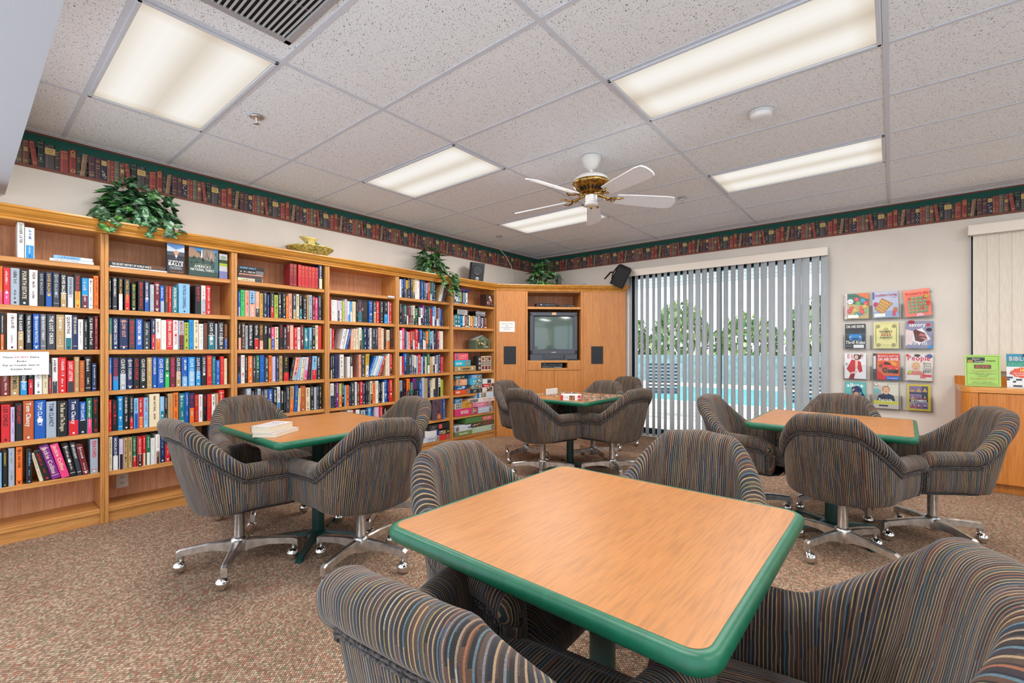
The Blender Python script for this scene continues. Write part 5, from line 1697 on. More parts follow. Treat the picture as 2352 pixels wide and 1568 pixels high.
# ---------------------------------------------------------------- ceiling fan
t = thing('ceiling_fan', 'white five-blade ceiling fan with antique brass fittings', 'ceiling fan', (-1.815, 3.166, 0))
MB().lathe([(.076, H + .001), (.074, H - .02), (.055, H - .065), (.030, H - .092), (.018, H - .096)], 26, (232, 230, 226)).build('canopy', WHITE, t)
MB().lathe([(.013, H - .09), (.013, 2.585)], 12, (230, 228, 224)).build('downrod', WHITE, t)
MB().lathe([(.02, 2.60), (.06, 2.59), (.115, 2.565), (.138, 2.54), (.140, 2.528)], 32, (228, 224, 214)).build('motor_cover', WHITE, t)
MB().lathe([(.141, 2.530), (.146, 2.522), (.146, 2.512), (.138, 2.502), (.118, 2.478), (.070, 2.452), (.050, 2.440), (.050, 2.425), (.001, 2.425)], 32, (150, 120, 66)).build('motor_housing', BRASS, t)
m = MB()
for k in range(20):
    m.M = Matrix.Rotation(2 * math.pi * k / 20, 4, 'Z') @ Matrix.Translation((.099, 0, 2.4635)) @ Matrix.Rotation(R(-29), 4, 'Y')
    m.box((0, 0, 0), (.038, .015, .004), (30, 26, 22))
m.build('vent_slot', BLACK, t)
MB().lathe([(.047, 2.425), (.047, 2.385), (.040, 2.372), (.050, 2.368), (.050, 2.352), (.040, 2.345), (.001, 2.343)], 26, (226, 222, 212)).build('switch_housing', WHITE, t)
m = MB(); m.lathe([(.012, 2.345), (.014, 2.335), (.006, 2.322), (.001, 2.320)], 12); m.tube([(.03, -.03, 2.36), (.032, -.034, 2.30), (.032, -.034, 2.25)], .0014, 5); m.build('pull_chain', BRASS, t)
for k in range(5):
    a = R(190 + 72 * k)
    m = MB(); m.M = Matrix.Rotation(a, 4, 'Z')
    m.tube([(.055, 0, 2.432), (.10, 0, 2.418), (.15, 0, 2.408), (.19, 0, 2.412)], [.013, .010, .009, .008], 8)
    for s in (-1, 1):
        m.tube([(.15, 0, 2.409), (.17, s * .03, 2.400), (.21, s * .050, 2.404 + s * .010), (.245, s * .040, 2.408 + s * .008)], [.008, .008, .007, .005], 7)
        m.tube([(.11, 0, 2.416), (.12, s * .018, 2.404), (.14, s * .016, 2.398), (.15, 0, 2.402)], .005, 6)
    arm = m.build('blade_arm', BRASS, t)
    b = MB(); b.M = Matrix.Rotation(a, 4, 'Z') @ Matrix.Translation((0, 0, 2.412)) @ Matrix.Rotation(R(-20), 4, 'X') @ Matrix.Rotation(R(2.0), 4, 'Y')
    pts = [(.20, -.050), (.30, -.058), (.60, -.070), (.655, -.062), (.672, -.035), (.676, 0), (.672, .035), (.655, .062), (.60, .070), (.30, .058), (.20, .050)]
    b.prism(pts, -.004, .004, (226, 226, 228)); b.build('blade', PAINTW, t)

# ---------------------------------------------------------------- acrylic magazine rack
RX0, RX1, RZ0, RZ1 = -.415, .318, .602, 1.822
t = thing('magazine_rack', 'clear acrylic wall rack with twelve magazine pockets', 'magazine rack', ((RX0 + RX1) / 2, YB - .003, 0))
hw = (RX1 - RX0) / 2
MB().box((0, -.003, (RZ0 + RZ1) / 2), (RX1 - RX0, .004, RZ1 - RZ0), b=.001).build('back_plate', ACRYL, t)
PZ = [1.540, 1.225, .902, .604]
PXS = [(-hw + .012, -.128), (-.118, .122), (.132, hw - .010)]
for r_, z in enumerate(PZ):
    for (a, b) in PXS:
        m = MB(); m.box(((a + b) / 2, -.042, z + .07), (b - a, .003, .15)); m.box(((a + b) / 2, -.022, z), (b - a, .042, .004))
        for x in (a, b): m.box((x, -.022, z + .07), (.003, .042, .15))
        m.build('pocket', ACRYL, t)
m = MB()
for x in (-hw + .02, -.0, hw - .02):
    for z in (RZ0 + .02, RZ1 - .03):
        m.M = Matrix.Translation((x, -.006, z)) @ Matrix.Rotation(R(90), 4, 'X'); m.lathe([(.006, 0), (.005, .003), (.001, .004)], 10, (120, 120, 124))
m.build('screw', CHROME, t)
def eggs(d, w, h):
    d.rect(0, 0, w, h, (196, 176, 120)); d.poly([(0, h * .62), (w, h * .5), (w, h), (0, h)], (40, 110, 96)); d.poly([(w * .4, h), (w, h), (w, h * .74)], (222, 110, 46)); d.rect(0, 0, w * .1, h, (226, 222, 226)); d.rect(w * .03, h * .1, w * .02, h * .85, (190, 40, 60))
    r = random.Random(1)
    for x, y, c in ((.3, .42, (206, 70, 60)), (.56, .62, (96, 160, 80)), (.76, .7, (40, 140, 190)), (.9, .6, (212, 50, 50)), (.44, .34, (214, 176, 70)), (.7, .42, (220, 90, 70)), (.86, .3, (130, 176, 120)), (.2, .3, (210, 60, 80)), (.5, .18, (80, 150, 90)), (.66, .22, (40, 140, 190)), (.5, .76, (200, 50, 70)), (.84, .46, (210, 176, 60)), (.72, .27, (216, 70, 60))):
        d.ell(w * x, h * y, w * .105, h * .085, c); d.ell(w * (x - .02), h * (y + .02), w * .03, h * .02, tuple(min(255, v * 1.35) for v in c), 8)
        for k in range(4): d.ell(w * (x + r.uniform(-.06, .06)), h * (y + r.uniform(-.05, .05)), w * .010, h * .008, (240, 236, 220), 6)
    d.ell(w * .24, h * .68, w * .13, h * .1, 'W'); d.txt('IDEAS', w * .24, h * .65, h * .06, (40, 120, 180), 'c', fit=w * .2, bold=True)
    d.txt('Better', w * .16, h * .89, h * .085, (30, 120, 90), fit=w * .44, bold=True); d.rect(w * .14, h * .03, w * .44, h * .12, 'W')
def pie(d, w, h):
    d.rect(0, 0, w, h, (186, 192, 216)); d.rect(0, 0, w, h * .25, (150, 170, 206)); d.rect(0, h * .72, w * .08, h * .28, (60, 90, 170)); d.ell(w * .12, h * .52, w * .1, h * .1, (190, 40, 110))
    q = [(w * .06, h * .36), (w * .38, h * .76), (w * .80, h * .52), (w * .36, h * .12)]
    d.poly(q, (160, 84, 40)); c = (w * .41, h * .44)
    d.poly([(c[0] + (x - c[0]) * .93, c[1] + (y - c[1]) * .93) for x, y in q], (214, 166, 84))
    for i in range(5):
        for j in range(5):
            u, v = (i + .5) / 5, (j + .5) / 5
            x = (q[0][0] * (1 - u) + q[1][0] * u) * (1 - v) + (q[3][0] * (1 - u) + q[2][0] * u) * v; y = (q[0][1] * (1 - u) + q[1][1] * u) * (1 - v) + (q[3][1] * (1 - u) + q[2][1] * u) * v
            d.ell(x, y, w * .022, h * .02, (110, 54, 28), 6)
    d.txt('Southern Living', w * .53, h * .82, h * .10, (176, 44, 84), 'c', fit=w * .86, bold=True)
    d.txt('Simple', w * .93, h * .74, h * .032, (80, 84, 100), 'r'); d.rect(w * .04, h * .04, w * .44, h * .13, 'W'); d.ell(w * .88, h * .28, w * .09, h * .1, (190, 110, 60)); d.rect(w * .76, h * .05, w * .12, h * .2, (206, 70, 90))
def cookies(d, w, h):
    d.rect(0, 0, w, h, (240, 128, 104)); d.rect(0, h * .9, w, h * .1, (246, 150, 130)); d.txt("Woman's day", w * .52, h * .80, h * .1, (204, 40, 40), 'c', fit=w * .9, bold=True)
    r = random.Random(6)
    for i in range(5):
        for j in range(5):
            x, y = w * (.2 + .15 * i), h * (.17 + .125 * j); c = (214, 90, 60) if r.random() < .2 else (140, 172, 122)
            d.ell(x, y, w * .072, h * .058, c); d.ell(x, y, w * .05, h * .04, tuple(v * .72 for v in c)); d.ell(x - w * .01, y + h * .01, w * .024, h * .016, (210, 226, 196), 8)
    d.ell(w * .88, h * .7, w * .08, h * .06, (190, 170, 40)); d.ell(w * .9, h * .45, w * .08, h * .09, (226, 60, 40)); d.poly([(w * .4, 0), (w * .46, h * .1), (w * .62, h * .1), (w * .72, 0)], (240, 180, 200))
def car_d(d, w, h, base, body, head, low):
    d.rect(0, 0, w, h, base)
    for k, (y, c) in enumerate(((.55, (60, 84, 96)), (.62, (44, 60, 66)), (.48, (50, 56, 62)))): d.rect(0, h * y, w, h * .05, c)
    d.ell(w * .5, h * .38, w * .4, h * .05, (20, 22, 26)); d.poly([(w * .18, h * .42), (w * .22, h * .56), (w * .34, h * .62), (w * .66, h * .62), (w * .78, h * .56), (w * .84, h * .42), (w * .78, h * .33), (w * .24, h * .33)], body)
    d.poly([(w * .30, h * .58), (w * .36, h * .68), (w * .64, h * .68), (w * .71, h * .58)], (40, 52, 62)); d.poly([(w * .3, h * .42), (w * .7, h * .42), (w * .64, h * .36), (w * .36, h * .36)], (20, 40, 60))
    for s in (.26, .74): d.ell(w * s, h * .47, w * .05, h * .018, (226, 236, 240), 8)
    d.txt(head, w * .5, h * .84, h * .11, 'W', 'c', fit=w * .9, bold=True); d.txt(low, w * .5, h * .19, h * .12, 'W', 'c', fit=w * .96, bold=True, slant=.2)
    d.rect(w * .42, h * .02, w * .5, h * .13, (228, 230, 232)); d.scrawl(w * .05, h * .09, w * .3, h * .025, (200, 200, 204), random.Random(3))
def car_a(d, w, h): car_d(d, w, h, (34, 38, 44), (30, 130, 206), 'CAR AND DRIVER', 'Thrill Rides')
def almanac(d, w, h):
    d.rect(0, 0, w, h, (226, 220, 150)); k = (70, 66, 44)
    for x, y, ww, hh in ((.07, .05, .86, .006), (.07, .94, .86, .006), (.07, .05, .008, .89), (.922, .05, .008, .89)): d.rect(w * x, h * y, w * ww, h * hh, k)
    r = random.Random(2)
    for cx, cy in ((.18, .84), (.82, .84), (.2, .13), (.8, .13)):
        d.ell(w * cx, h * cy, w * .09, h * .07, (130, 124, 84)); d.ell(w * cx, h * cy, w * .055, h * .045, (210, 204, 140)); d.ell(w * cx, h * cy, w * .03, h * .03, (90, 86, 60), 8)
    for k2 in range(22):
        y = h * (.22 + .03 * k2 * .9)
        for x in (.085, .90): d.ell(w * (x + r.uniform(0, .02)), y, w * .010, h * .012, (110, 104, 70), 6)
    d.txt('THE', w * .5, h * .77, h * .025, k, 'c'); d.txt('OLD', w * .5, h * .71, h * .045, k, 'c', bold=True); d.txt("FARMER'S", w * .5, h * .605, h * .075, k, 'c', fit=w * .52, bold=True)
    d.txt('2022', w * .5, h * .48, h * .10, (176, 74, 40), 'c', fit=w * .44, bold=True); d.txt('ALMANAC', w * .5, h * .38, h * .07, k, 'c', fit=w * .5, bold=True)
    d.scrawl(w * .34, h * .12, w * .34, h * .022, k, r); d.rect(w * .34, h * .33, w * .32, h * .004, k)
def savory(d, w, h):
    d.rect(0, 0, w, h, (140, 140, 168)); d.poly([(0, h * .08), (w * .4, h * .3), (w * .3, h * .62), (0, h * .7)], (226, 204, 206)); d.ell(w * .2, h * .96, w * .14, h * .07, (150, 30, 50)); d.ell(w * .85, h * .68, w * .11, h * .07, (50, 40, 54))
    d.poly([(w * .24, h * .3), (w * .3, h * .66), (w * .6, h * .74), (w * .92, h * .34), (w * .5, h * .14)], (232, 226, 226)); d.poly([(w * .28, h * .62), (w * .34, h * .7), (w * .7, h * .56), (w * .8, h * .34), (w * .6, h * .22), (w * .36, h * .28)], (92, 40, 34))
    d.poly([(w * .48, h * .46), (w * .54, h * .56), (w * .76, h * .5), (w * .74, h * .42)], (190, 110, 104)); d.poly([(w * .5, h * .40), (w * .76, h * .38), (w * .8, h * .3), (w * .72, h * .3)], (200, 124, 116))
    d.txt('savory', w * .43, h * .80, h * .14, 'W', 'c', fit=w * .6, bold=True); d.ell(w * .82, h * .86, w * .07, h * .06, (206, 44, 40)); d.scrawl(w * .14, h * .12, w * .68, h * .13, 'W', random.Random(9)); d.poly([(w * .76, 0), (w, 0), (w, h * .16)], (40, 140, 210))
def suit(d, w, h):
    d.rect(0, 0, w, h, (226, 226, 230)); d.txt('ELLE', w * .5, h * .80, h * .17, (196, 40, 44), 'c', fit=w * .86); red, dr2, sk = (192, 32, 40), (140, 24, 36), (226, 182, 160)
    d.poly([(w * .42, h * .86), (w * .44, h * .96), (w * .62, h * .96), (w * .8, h * .9), (w * .72, h * .76), (w * .5, h * .72)], (74, 50, 44))
    d.poly([(w * .2, 0), (w * .3, h * .22), (w * .5, h * .2), (w * .44, 0)], dr2); d.poly([(w * .1, h * .38), (w * .34, h * .76), (w * .5, h * .72), (w * .5, h * .3), (w * .28, h * .2)], red); d.poly([(w * .62, h * .72), (w * .76, h * .66), (w * .84, h * .3), (w * .7, h * .24), (w * .6, h * .4)], red)
    d.poly([(w * .5, h * .74), (w * .6, h * .74), (w * .58, h * .42), (w * .5, h * .38)], sk); d.poly([(w * .26, h * .24), (w * .3, h * .18), (w * .62, h * .26), (w * .6, h * .32)], sk); d.ell(w * .55, h * .85, w * .085, h * .085, sk)
    for s in (.52, .59): d.ell(w * s, h * .865, w * .014, h * .008, (60, 44, 40), 6)
    d.ell(w * .56, h * .815, w * .025, h * .008, (176, 60, 60), 6); d.txt('K', w * .04, h * .5, h * .13, (90, 90, 96)); d.scrawl(w * .8, h * .5, w * .16, h * .03, (150, 150, 154), random.Random(2))
    for k in range(3): d.poly([(w * .66, h * (.86 + .03 * k)), (w * .9, h * (.9 + .02 * k)), (w * .7, h * (.84 + .03 * k))], (74, 50, 44))
def truck(d, w, h):
    d.rect(0, 0, w, h, (214, 96, 34)); d.rect(0, 0, w * .16, h, (70, 62, 64)); d.rect(w * .02, h * .4, w * .1, h * .5, (206, 206, 206)); d.rect(w * .16, h * .74, w * .84, h * .22, (196, 34, 32)); d.poly([(w * .16, 0), (w * .6, 0), (w * .16, h * .4)], (206, 40, 30)); d.ell(w * .7, h * .6, w * .2, h * .1, (222, 150, 50))
    d.txt('BRONCO RAPTOR', w * .58, h * .86, h * .07, 'W', 'c', fit=w * .78); d.txt('CAR AND DRIVER', w * .58, h * .73, h * .10, 'W', 'c', fit=w * .78, bold=True); rd = (214, 60, 34)
    d.poly([(w * .26, h * .5), (w * .3, h * .66), (w * .42, h * .70), (w * .66, h * .66), (w * .74, h * .56), (w * .96, h * .46), (w * .96, h * .34), (w * .6, h * .3), (w * .34, h * .42)], rd); d.poly([(w * .4, h * .58), (w * .46, h * .68), (w * .64, h * .65), (w * .68, h * .56)], (50, 30, 30)); d.poly([(w * .54, h * .26), (w * .6, h * .40), (w * .96, h * .38), (w * .96, h * .24)], (36, 28, 30))
    for x, y, q in ((.46, .36, .1), (.3, .52, .06)): d.ell(w * x, h * y, w * q, h * q, (44, 34, 32)); d.ell(w * x, h * y, w * q * .5, h * q * .5, (150, 80, 40), 8)
    for x in (.66, .9): d.ell(w * x, h * .42, w * .03, h * .012, (246, 230, 200), 8)
    d.rect(w * .5, 0, w * .5, h * .15, (36, 90, 190)); d.txt('Paramount+', w * .75, h * .045, h * .06, 'W', 'c', fit=w * .42, slant=.25)
def people(d, w, h):
    d.rect(0, 0, w, h, (214, 206, 196)); d.rect(w * .04, h * .78, w * .92, h * .16, (206, 214, 220)); d.ell(w * .42, h * .92, w * .12, h * .05, (60, 50, 44)); d.ell(w * .86, h * .9, w * .12, h * .08, (70, 90, 150)); d.ell(w * .06, h * .92, w * .06, h * .05, (190, 60, 70))
    d.txt('People', w * .48, h * .74, h * .19, (206, 30, 70), 'c', fit=w * .86, bold=True); portrait(d, w * .38, h * .50, w * .74, (206, 160, 84), (200, 116, 100)); d.ell(w * .16, h * .3, w * .08, h * .06, (176, 190, 40))
    for k, s in enumerate(('Betty', 'White', 'Turns')): d.txt(s, w * .94, h * (.60 - .095 * k), h * .075, (50, 50, 54), 'r', fit=w * .3)
    d.txt('100!', w * .94, h * .29, h * .11, (50, 50, 54), 'r', fit=w * .32, bold=True); d.rect(w * .04, h * .04, w * .5, h * .16, (214, 208, 204)); d.rect(w * .62, h * .14, w * .34, h * .09, (206, 50, 70))
def cap(d, w, h):
    d.rect(0, 0, w, h, (90, 176, 176)); d.txt('allure', w * .5, h * .80, h * .15, 'W', 'c', fit=w * .92, bold=True); d.poly([(w * .86, 0), (w * .98, h * .4), (w * .84, h * .6), (w * .6, h * .2), (w * .6, 0)], (30, 44, 84)); portrait(d, w * .55, h * .46, w * .9, (40, 52, 90), (30, 44, 84), (196, 146, 116)); d.poly([(w * .3, h * .56), (w * .36, h * .80), (w * .6, h * .86), (w * .8, h * .74), (w * .84, h * .56), (w * .56, h * .66)], (28, 44, 92))
    for k in range(4): d.poly([(w * (.2 + .03 * k), h * (.5 + .03 * k)), (w * (.46 + .01 * k), h * (.78 - .02 * k)), (w * (.42 + .01 * k), h * (.72 - .02 * k))], (206, 156, 130))
def smile(d, w, h):
    d.rect(0, 0, w, h, (190, 188, 176)); d.rect(0, h * .3, w * .3, h * .4, (150, 156, 152)); d.rect(w * .62, h * .5, w * .36, h * .4, (206, 204, 190)); d.ell(w * .1, h * .9, w * .09, h * .08, (120, 80, 50)); d.ell(w * .1, h * .9, w * .06, h * .055, (206, 204, 196)); d.txt('OPRAH', w * .02, h * .86, h * .12, (232, 230, 222), fit=w * .5)
    for y in (.68, .58): d.rect(w * .02, h * y, w * .2, h * .07, (90, 178, 190))
    portrait(d, w * .5, h * .70, w * .72, (150, 104, 66), (44, 54, 76)); d.rect(0, h * .17, w, h * .12, (206, 204, 70)); d.rect(0, 0, w, h * .17, (196, 190, 184)); d.txt('Patricia', w * .48, h * .27, h * .12, 'W', 'c', fit=w * .56, bold=True); d.rect(w * .22, h * .08, w * .36, h * .06, (80, 70, 72))
def women(d, w, h):
    d.rect(0, 0, w, h, (196, 178, 40)); d.rect(w * .09, h * .08, w * .8, h * .84, (44, 46, 56)); r = random.Random(7)
    for j in range(3):
        for i in range(3):
            d.h = .0010; x, y = w * (.1 + .265 * i), h * (.09 + .30 * j - (.02 if j == 0 else 0)); bg = r.choice(((120, 104, 150), (70, 70, 84), (150, 140, 150), (40, 60, 50), (170, 150, 120)))
            d.rect(x, y, w * .255, h * .24, bg); portrait(d, x + w * .127, y + h * .13, w * .2, (50, 40, 40), r.choice(((150, 50, 50), (40, 44, 60), (190, 150, 60))), r.choice(((206, 160, 130), (150, 100, 76), (226, 190, 160))))
    d.h = .0026; d.rect(w * .1, h * .33, w * .78, h * .1, (50, 44, 60)); d.txt('WOMEN', w * .49, h * .345, h * .075, 'W', 'c', fit=w * .72, bold=True); d.rect(w * .1, h * .315, w * .78, h * .008, 'W')
MAGS = [(eggs, 'magazine with painted Easter eggs on its cover', 0), (pie, 'magazine with a lattice pie on its cover', -2), (cookies, 'coral magazine covered with green cookies, tilted in its pocket', -5),
        (car_a, 'dark magazine with a blue car on its cover', 0), (almanac, 'pale yellow almanac with ornamental border', 0), (savory, 'food magazine with sliced roast on its cover', 1),
        (suit, 'white magazine with a figure in a red suit', 0), (truck, 'orange magazine with a red off-road truck', 0), (people, 'magazine with a smiling curly-haired woman beside black headline', 1),
        (cap, 'teal magazine with a figure in a navy cap, half hidden by a chair', 0), (smile, 'magazine with a smiling woman over a yellow band', 0), (women, 'yellow-bordered magazine with nine small portraits', 0)]
MW = [.205, .205, .20, .175, .20, .205, .185, .215, .205, .18, .20, .175]
for k, (fn, lab, tl) in enumerate(MAGS):
    r_, c_ = divmod(k, 3)
    a, b = PXS[c_]; cx = (RX0 + RX1) / 2 + (a + b) / 2 + (-.012 if MW[k] < .19 and c_ == 0 else .012 if c_ == 2 else 0)
    hh = .272 if MW[k] > .18 else .262
    m = MB(); m.box((0, .0, hh / 2), (MW[k], .006, hh), (214, 210, 206)); d = D2(m, (-MW[k] / 2, -.003, 0), (1, 0, 0), (0, 0, 1)); fn(d, MW[k], hh)
    tag(m.build('magazine', GLOSSY, None, (cx, YB - .036, PZ[r_] + .0045 + abs(tl) * .0015), (R(-3), R(tl), 0)), lab, 'magazine', 'magazines in the wall rack')

# ---------------------------------------------------------------- low cabinet under the window
CY, CX0, CX1, CT = 5.60, .468, 2.4, .895
cr = thing('credenza', 'amber oak low cabinet with a rounded corner under the window', 'cabinet', (0, 0, 0))
def plan(r, x0, y0, x1, y1, n=6):
    return [(x1, y1), (x0, y1)] + [(x0 + r - r * math.cos(R(90 * k / n)), y0 + r - r * math.sin(R(90 * k / n))) for k in range(n + 1)] + [(x1, y0)]
m = MB(); m.prism(plan(.075, CX0, CY, CX1, YB - .002), CT - .045, CT, (255, 255, 255)); m.build('counter', wood('amber_oak_counter', (190, 116, 44), (214, 142, 64), (224, 158, 84), 'x', .25), cr)
m = MB(); pl = plan(.07, CX0 + .004, CY + .006, .575, YB - .002); m.prism(pl, .075, CT - .046, (255, 255, 255)); m.build('end_panel', CRED, cr)
m = MB(); m.box(((.6 + CX1) / 2, (CY + .06 + YB) / 2, .46), (CX1 - .6, YB - CY - .07, .76)); m.build('body', CRED, cr)
for k in range(3): MB().box((.578 + .30 + k * .606, CY + .016, .465), (.600, .02, .76), b=.002).build('cabinet_door', CRED, cr)
MB().box(((CX0 + CX1) / 2 + .03, CY + .07, .037), (CX1 - CX0 - .06, .02, .074)).build('kick_board', CRED, cr)
MB().box(((CX0 + CX1) / 2, YB - .012, CT + .037), (CX1 - CX0, .02, .074), b=.002).build('backsplash', CRED, cr)
def stand(x, y, w, h, label, cat, draw, bg):
    t = thing('flyer_holder' if cat == 'flyer' else 'puzzle_magazine', label, cat, (x, y, CT), R(4))
    m = MB(); m.M = Matrix.Rotation(R(-6), 4, 'X'); m.box((0, 0, h / 2 + .003), (w, .002, h), bg); draw(D2(m, (-w / 2, -.001, .003), (1, 0, 0), (0, 0, 1)), w, h); m.build('sheet', PAPER if cat == 'flyer' else GLOSSY, t)
    a = MB(); a.M = Matrix.Rotation(R(-6), 4, 'X'); a.box((0, -.005, h / 2 + .003), (w + .006, .002, h + .006)); a.M = Matrix(); a.box((0, .02, .0015), (w + .006, .06, .003)); a.build('acrylic_stand', ACRYL, t)
def fly(d, w, h):
    g = (70, 90, 50); r = random.Random(5)
    for x, y, ww, hh in ((.05, .04, .9, .008), (.05, .95, .9, .008), (.05, .04, .009, .915), (.94, .04, .009, .915)): d.rect(w * x, h * y, w * ww, h * hh, g)
    d.rect(w * .07, h * .75, w * .5, h * .17, (60, 70, 64)); d.rect(w * .09, h * .75, w * .14, h * .09, (190, 150, 90)); d.txt('Resort', w * .32, h * .845, h * .06, 'W', 'c', slant=.2, fit=w * .22); d.txt('Screening', w * .42, h * .765, h * .065, 'W', 'c', slant=.2, fit=w * .3)
    d.txt('INTERESTED?', w * .74, h * .79, h * .04, (40, 60, 36), 'c', fit=w * .26, bold=True); d.rect(w * .26, h * .56, w * .48, h * .13, (110, 92, 66)); d.txt('ELVIS', w * .5, h * .585, h * .08, (206, 100, 80), 'c', fit=w * .4, bold=True)
    for k, (y, c, a) in enumerate(((.49, (190, 110, 50), .8), (.45, (190, 110, 50), .6), (.40, (60, 70, 50), .78), (.36, (60, 70, 50), .4), (.31, (60, 70, 50), .26), (.25, (190, 110, 50), .82), (.21, (190, 110, 50), .7), (.13, (60, 70, 50), .55), (.08, (60, 70, 50), .7))):
        d.scrawl(w * (.5 - a / 2), h * y, w * a, h * .020, c, r)
stand(.612, 5.70, .222, .275, 'lime green flyer in a clear stand on the amber cabinet', 'flyer', fly, (176, 214, 110))
def bib(d, w, h):
    d.rect(0, h * .78, w, h * .22, (30, 140, 176)); d.rect(0, h * .62, w, h * .16, (40, 150, 120)); d.rect(w * .45, h * .9, w * .55, h * .1, (34, 34, 38))
    d.txt('BIBLE', w * .07, h * .80, h * .12, (226, 206, 186), fit=w * .5, bold=True); d.txt('CROSSWORDS', w * .05, h * .65, h * .09, (120, 200, 180), fit=w * .9)
    r = random.Random(12)
    for i in range(12):
        for j in range(8):
            if r.random() < .26: d.h = .0008; d.rect(w * i / 12, h * .02 + h * j * .062, w / 12, h * .05, (30, 32, 36))
    d.h = .0011; d.poly([(w * .5 + w * (.42 if k % 2 else .36) * math.cos(k * .2618), h * .44 + h * (.17 if k % 2 else .145) * math.sin(k * .2618)) for k in range(24)], (226, 84, 34)); d.txt('16', w * .42, h * .48, h * .09, (246, 206, 80), 'c', bold=True); d.scrawl(w * .2, h * .41, w * .6, h * .035, 'W', r); d.scrawl(w * .24, h * .35, w * .5, h * .035, 'W', r)
stand(.865, 5.72, .215, .285, 'crossword magazine with an orange starburst in a clear stand', 'magazine', bib, (232, 232, 232))
tag(MB().box((.80, 5.655, CT + .0012), (.10, .05, .002), (236, 232, 226)).build('paper_slip', PAPER), 'small white paper slip on the amber cabinet', 'paper')

# ---------------------------------------------------------------- tables
TS = .88
def rsq(half, r, n=7):
    p = []
    for cx, cy, a0 in ((1, 1, 0), (-1, 1, 90), (-1, -1, 180), (1, -1, 270)):
        for k in range(n + 1):
            a = R(a0 + 90 * k / n); p.append((cx * (half - r) + r * math.cos(a), cy * (half - r) + r * math.sin(a)))
    return p
def make_table(x, y, rz, label):
    t = thing('card_table', label, 'table', (x, y, 0), R(rz), 'square tables with green edges')
    MB().prism(rsq(TS / 2 - .022, .035), .705, .7402, (255, 255, 255)).build('tabletop', TOPW, t)
    m = MB(); vs, n = [], 0
    prof = [(-.026, .7388), (-.020, .7405), (-.012, .7400), (-.004, .736), (0, .7275), (.001, .7185), (-.003, .7080), (-.012, .7000), (-.022, .6975), (-.034, .699)]
    rings = [rsq(TS / 2 + o, max(.012, .055 + o)) for o, z in prof]
    n = len(rings[0])
    for rg, (o, z) in zip(rings, prof): vs += [(a, b, z) for a, b in rg]
    m.add(vs, [(i * n + k, (i + 1) * n + k, (i + 1) * n + (k + 1) % n, i * n + (k + 1) % n) for i in range(len(prof) - 1) for k in range(n)], (255, 255, 255), 0, True)
    m.build('edge_band', GREEN, t)
    MB().box((0, 0, .700), (.36, .36, .010), b=.004).build('mounting_plate', DKGREEN, t)
    MB().lathe([(.037, .045), (.037, .70)], 24).build('column', DKGREEN, t)
    MB().lathe([(.075, .030), (.070, .052), (.045, .066), (.037, .07)], 24).build('hub', DKGREEN, t)
    for k in range(4):
        m = MB(); m.M = Matrix.Rotation(R(45 + 90 * k), 4, 'Z')
        a, b = .028, .021
        pts = [(.03, .030, .064), (.16, .036, .050), (.31, .016, .030), (.335, .004, .014)]
        vs = []
        for x_, lo, hi in pts:
            w_ = a + (b - a) * (x_ / .33)
            vs += [(x_, -w_, lo), (x_, w_, lo), (x_, w_ * .8, hi), (x_, -w_ * .8, hi)]
        m.add(vs, [(i * 4 + j, i * 4 + (j + 1) % 4, (i + 1) * 4 + (j + 1) % 4, (i + 1) * 4 + j) for i in range(3) for j in range(4)] + [(3, 2, 1, 0), (12, 13, 14, 15)])
        m.box((.322, 0, .003), (.028, .036, .006))
        m.build('leg', DKGREEN, t)
TABLES = dict(N=(-.640, 1.180), A=(-2.845, 1.480), B=(-2.555, 4.025), C=(-.315, 3.760))
make_table(*TABLES['N'], -.8, 'nearest square wood-top table with a green edge, bare top')
make_table(*TABLES['A'], -.5, 'square green-edged table by the bookcases with two paperbacks on it')
make_table(*TABLES['B'], 1.5, 'square green-edged table before the corner cabinet with a jigsaw on it')
make_table(*TABLES['C'], -1, 'square green-edged table by the magazine rack, bare top')

# things on the tables
def lying(x, y, z, w, l, th, rz, label, cover, spine):
    t = thing('book', label, 'book', (x, y, z), R(rz), 'paperbacks lying on the table')
    m = MB(); m.box((0, 0, .0008), (w, l, .0016), cover); m.box((0, 0, th - .0008), (w, l, .0016), cover); m.box((-w / 2 + .001, 0, th / 2), (.002, l, th), spine)
    d = D2(m, (-w / 2, -l / 2, th), (1, 0, 0), (0, 1, 0)); d.rect(.008, .02, w - .016, l * .4, tuple(v * .9 for v in cover)); d.scrawl(.02, l * .7, w * .7, .018, (70, 60, 110), rnd); d.scrawl(.02, l * .55, w * .6, .012, (90, 90, 100), rnd)
    m.build('cover', PRINT, t)
    p = MB()
    p.box((.001, 0, th / 2), (w - .004, l - .003, th - .0034), (220, 206, 182)); p.build('page_block', PAPER, t)
lying(-2.705, 1.158, .7407, .138, .225, .022, 34, 'paperback lying flat with pages facing out, lower one on the table by the bookcases', (196, 190, 186), (90, 80, 74))
lying(-2.712, 1.140, .7631, .120, .190, .036, 29, 'thick paperback lying on another one on the table by the bookcases', (206, 200, 200), (120, 100, 96))
def jig(d, w, h):
    d.rect(0, 0, w * .13, h, (196, 40, 40)); d.rect(w * .87, 0, w * .13, h, (196, 40, 40)); scene(d, w * .44, h * .08, w * .28, h * .84, [(120, 70, 40), (206, 170, 130), (80, 50, 36), (190, 110, 60)], rnd, 10); d.scrawl(w * .16, h * .4, w * .22, h * .3, (150, 150, 150), rnd); d.scrawl(w * .89, h * .3, w * .09, h * .3, 'W', rnd)
t = box_thing('puzzle_box', 'puzzle box', 'red and white jigsaw box lying on the jigsaw table', -.093, .093, .7405, .050, (228, 224, 220), jig, .13, 0, group=None)
t.location = (-2.325, 3.668, .7408); t.rotation_euler = (0, 0, R(-62))
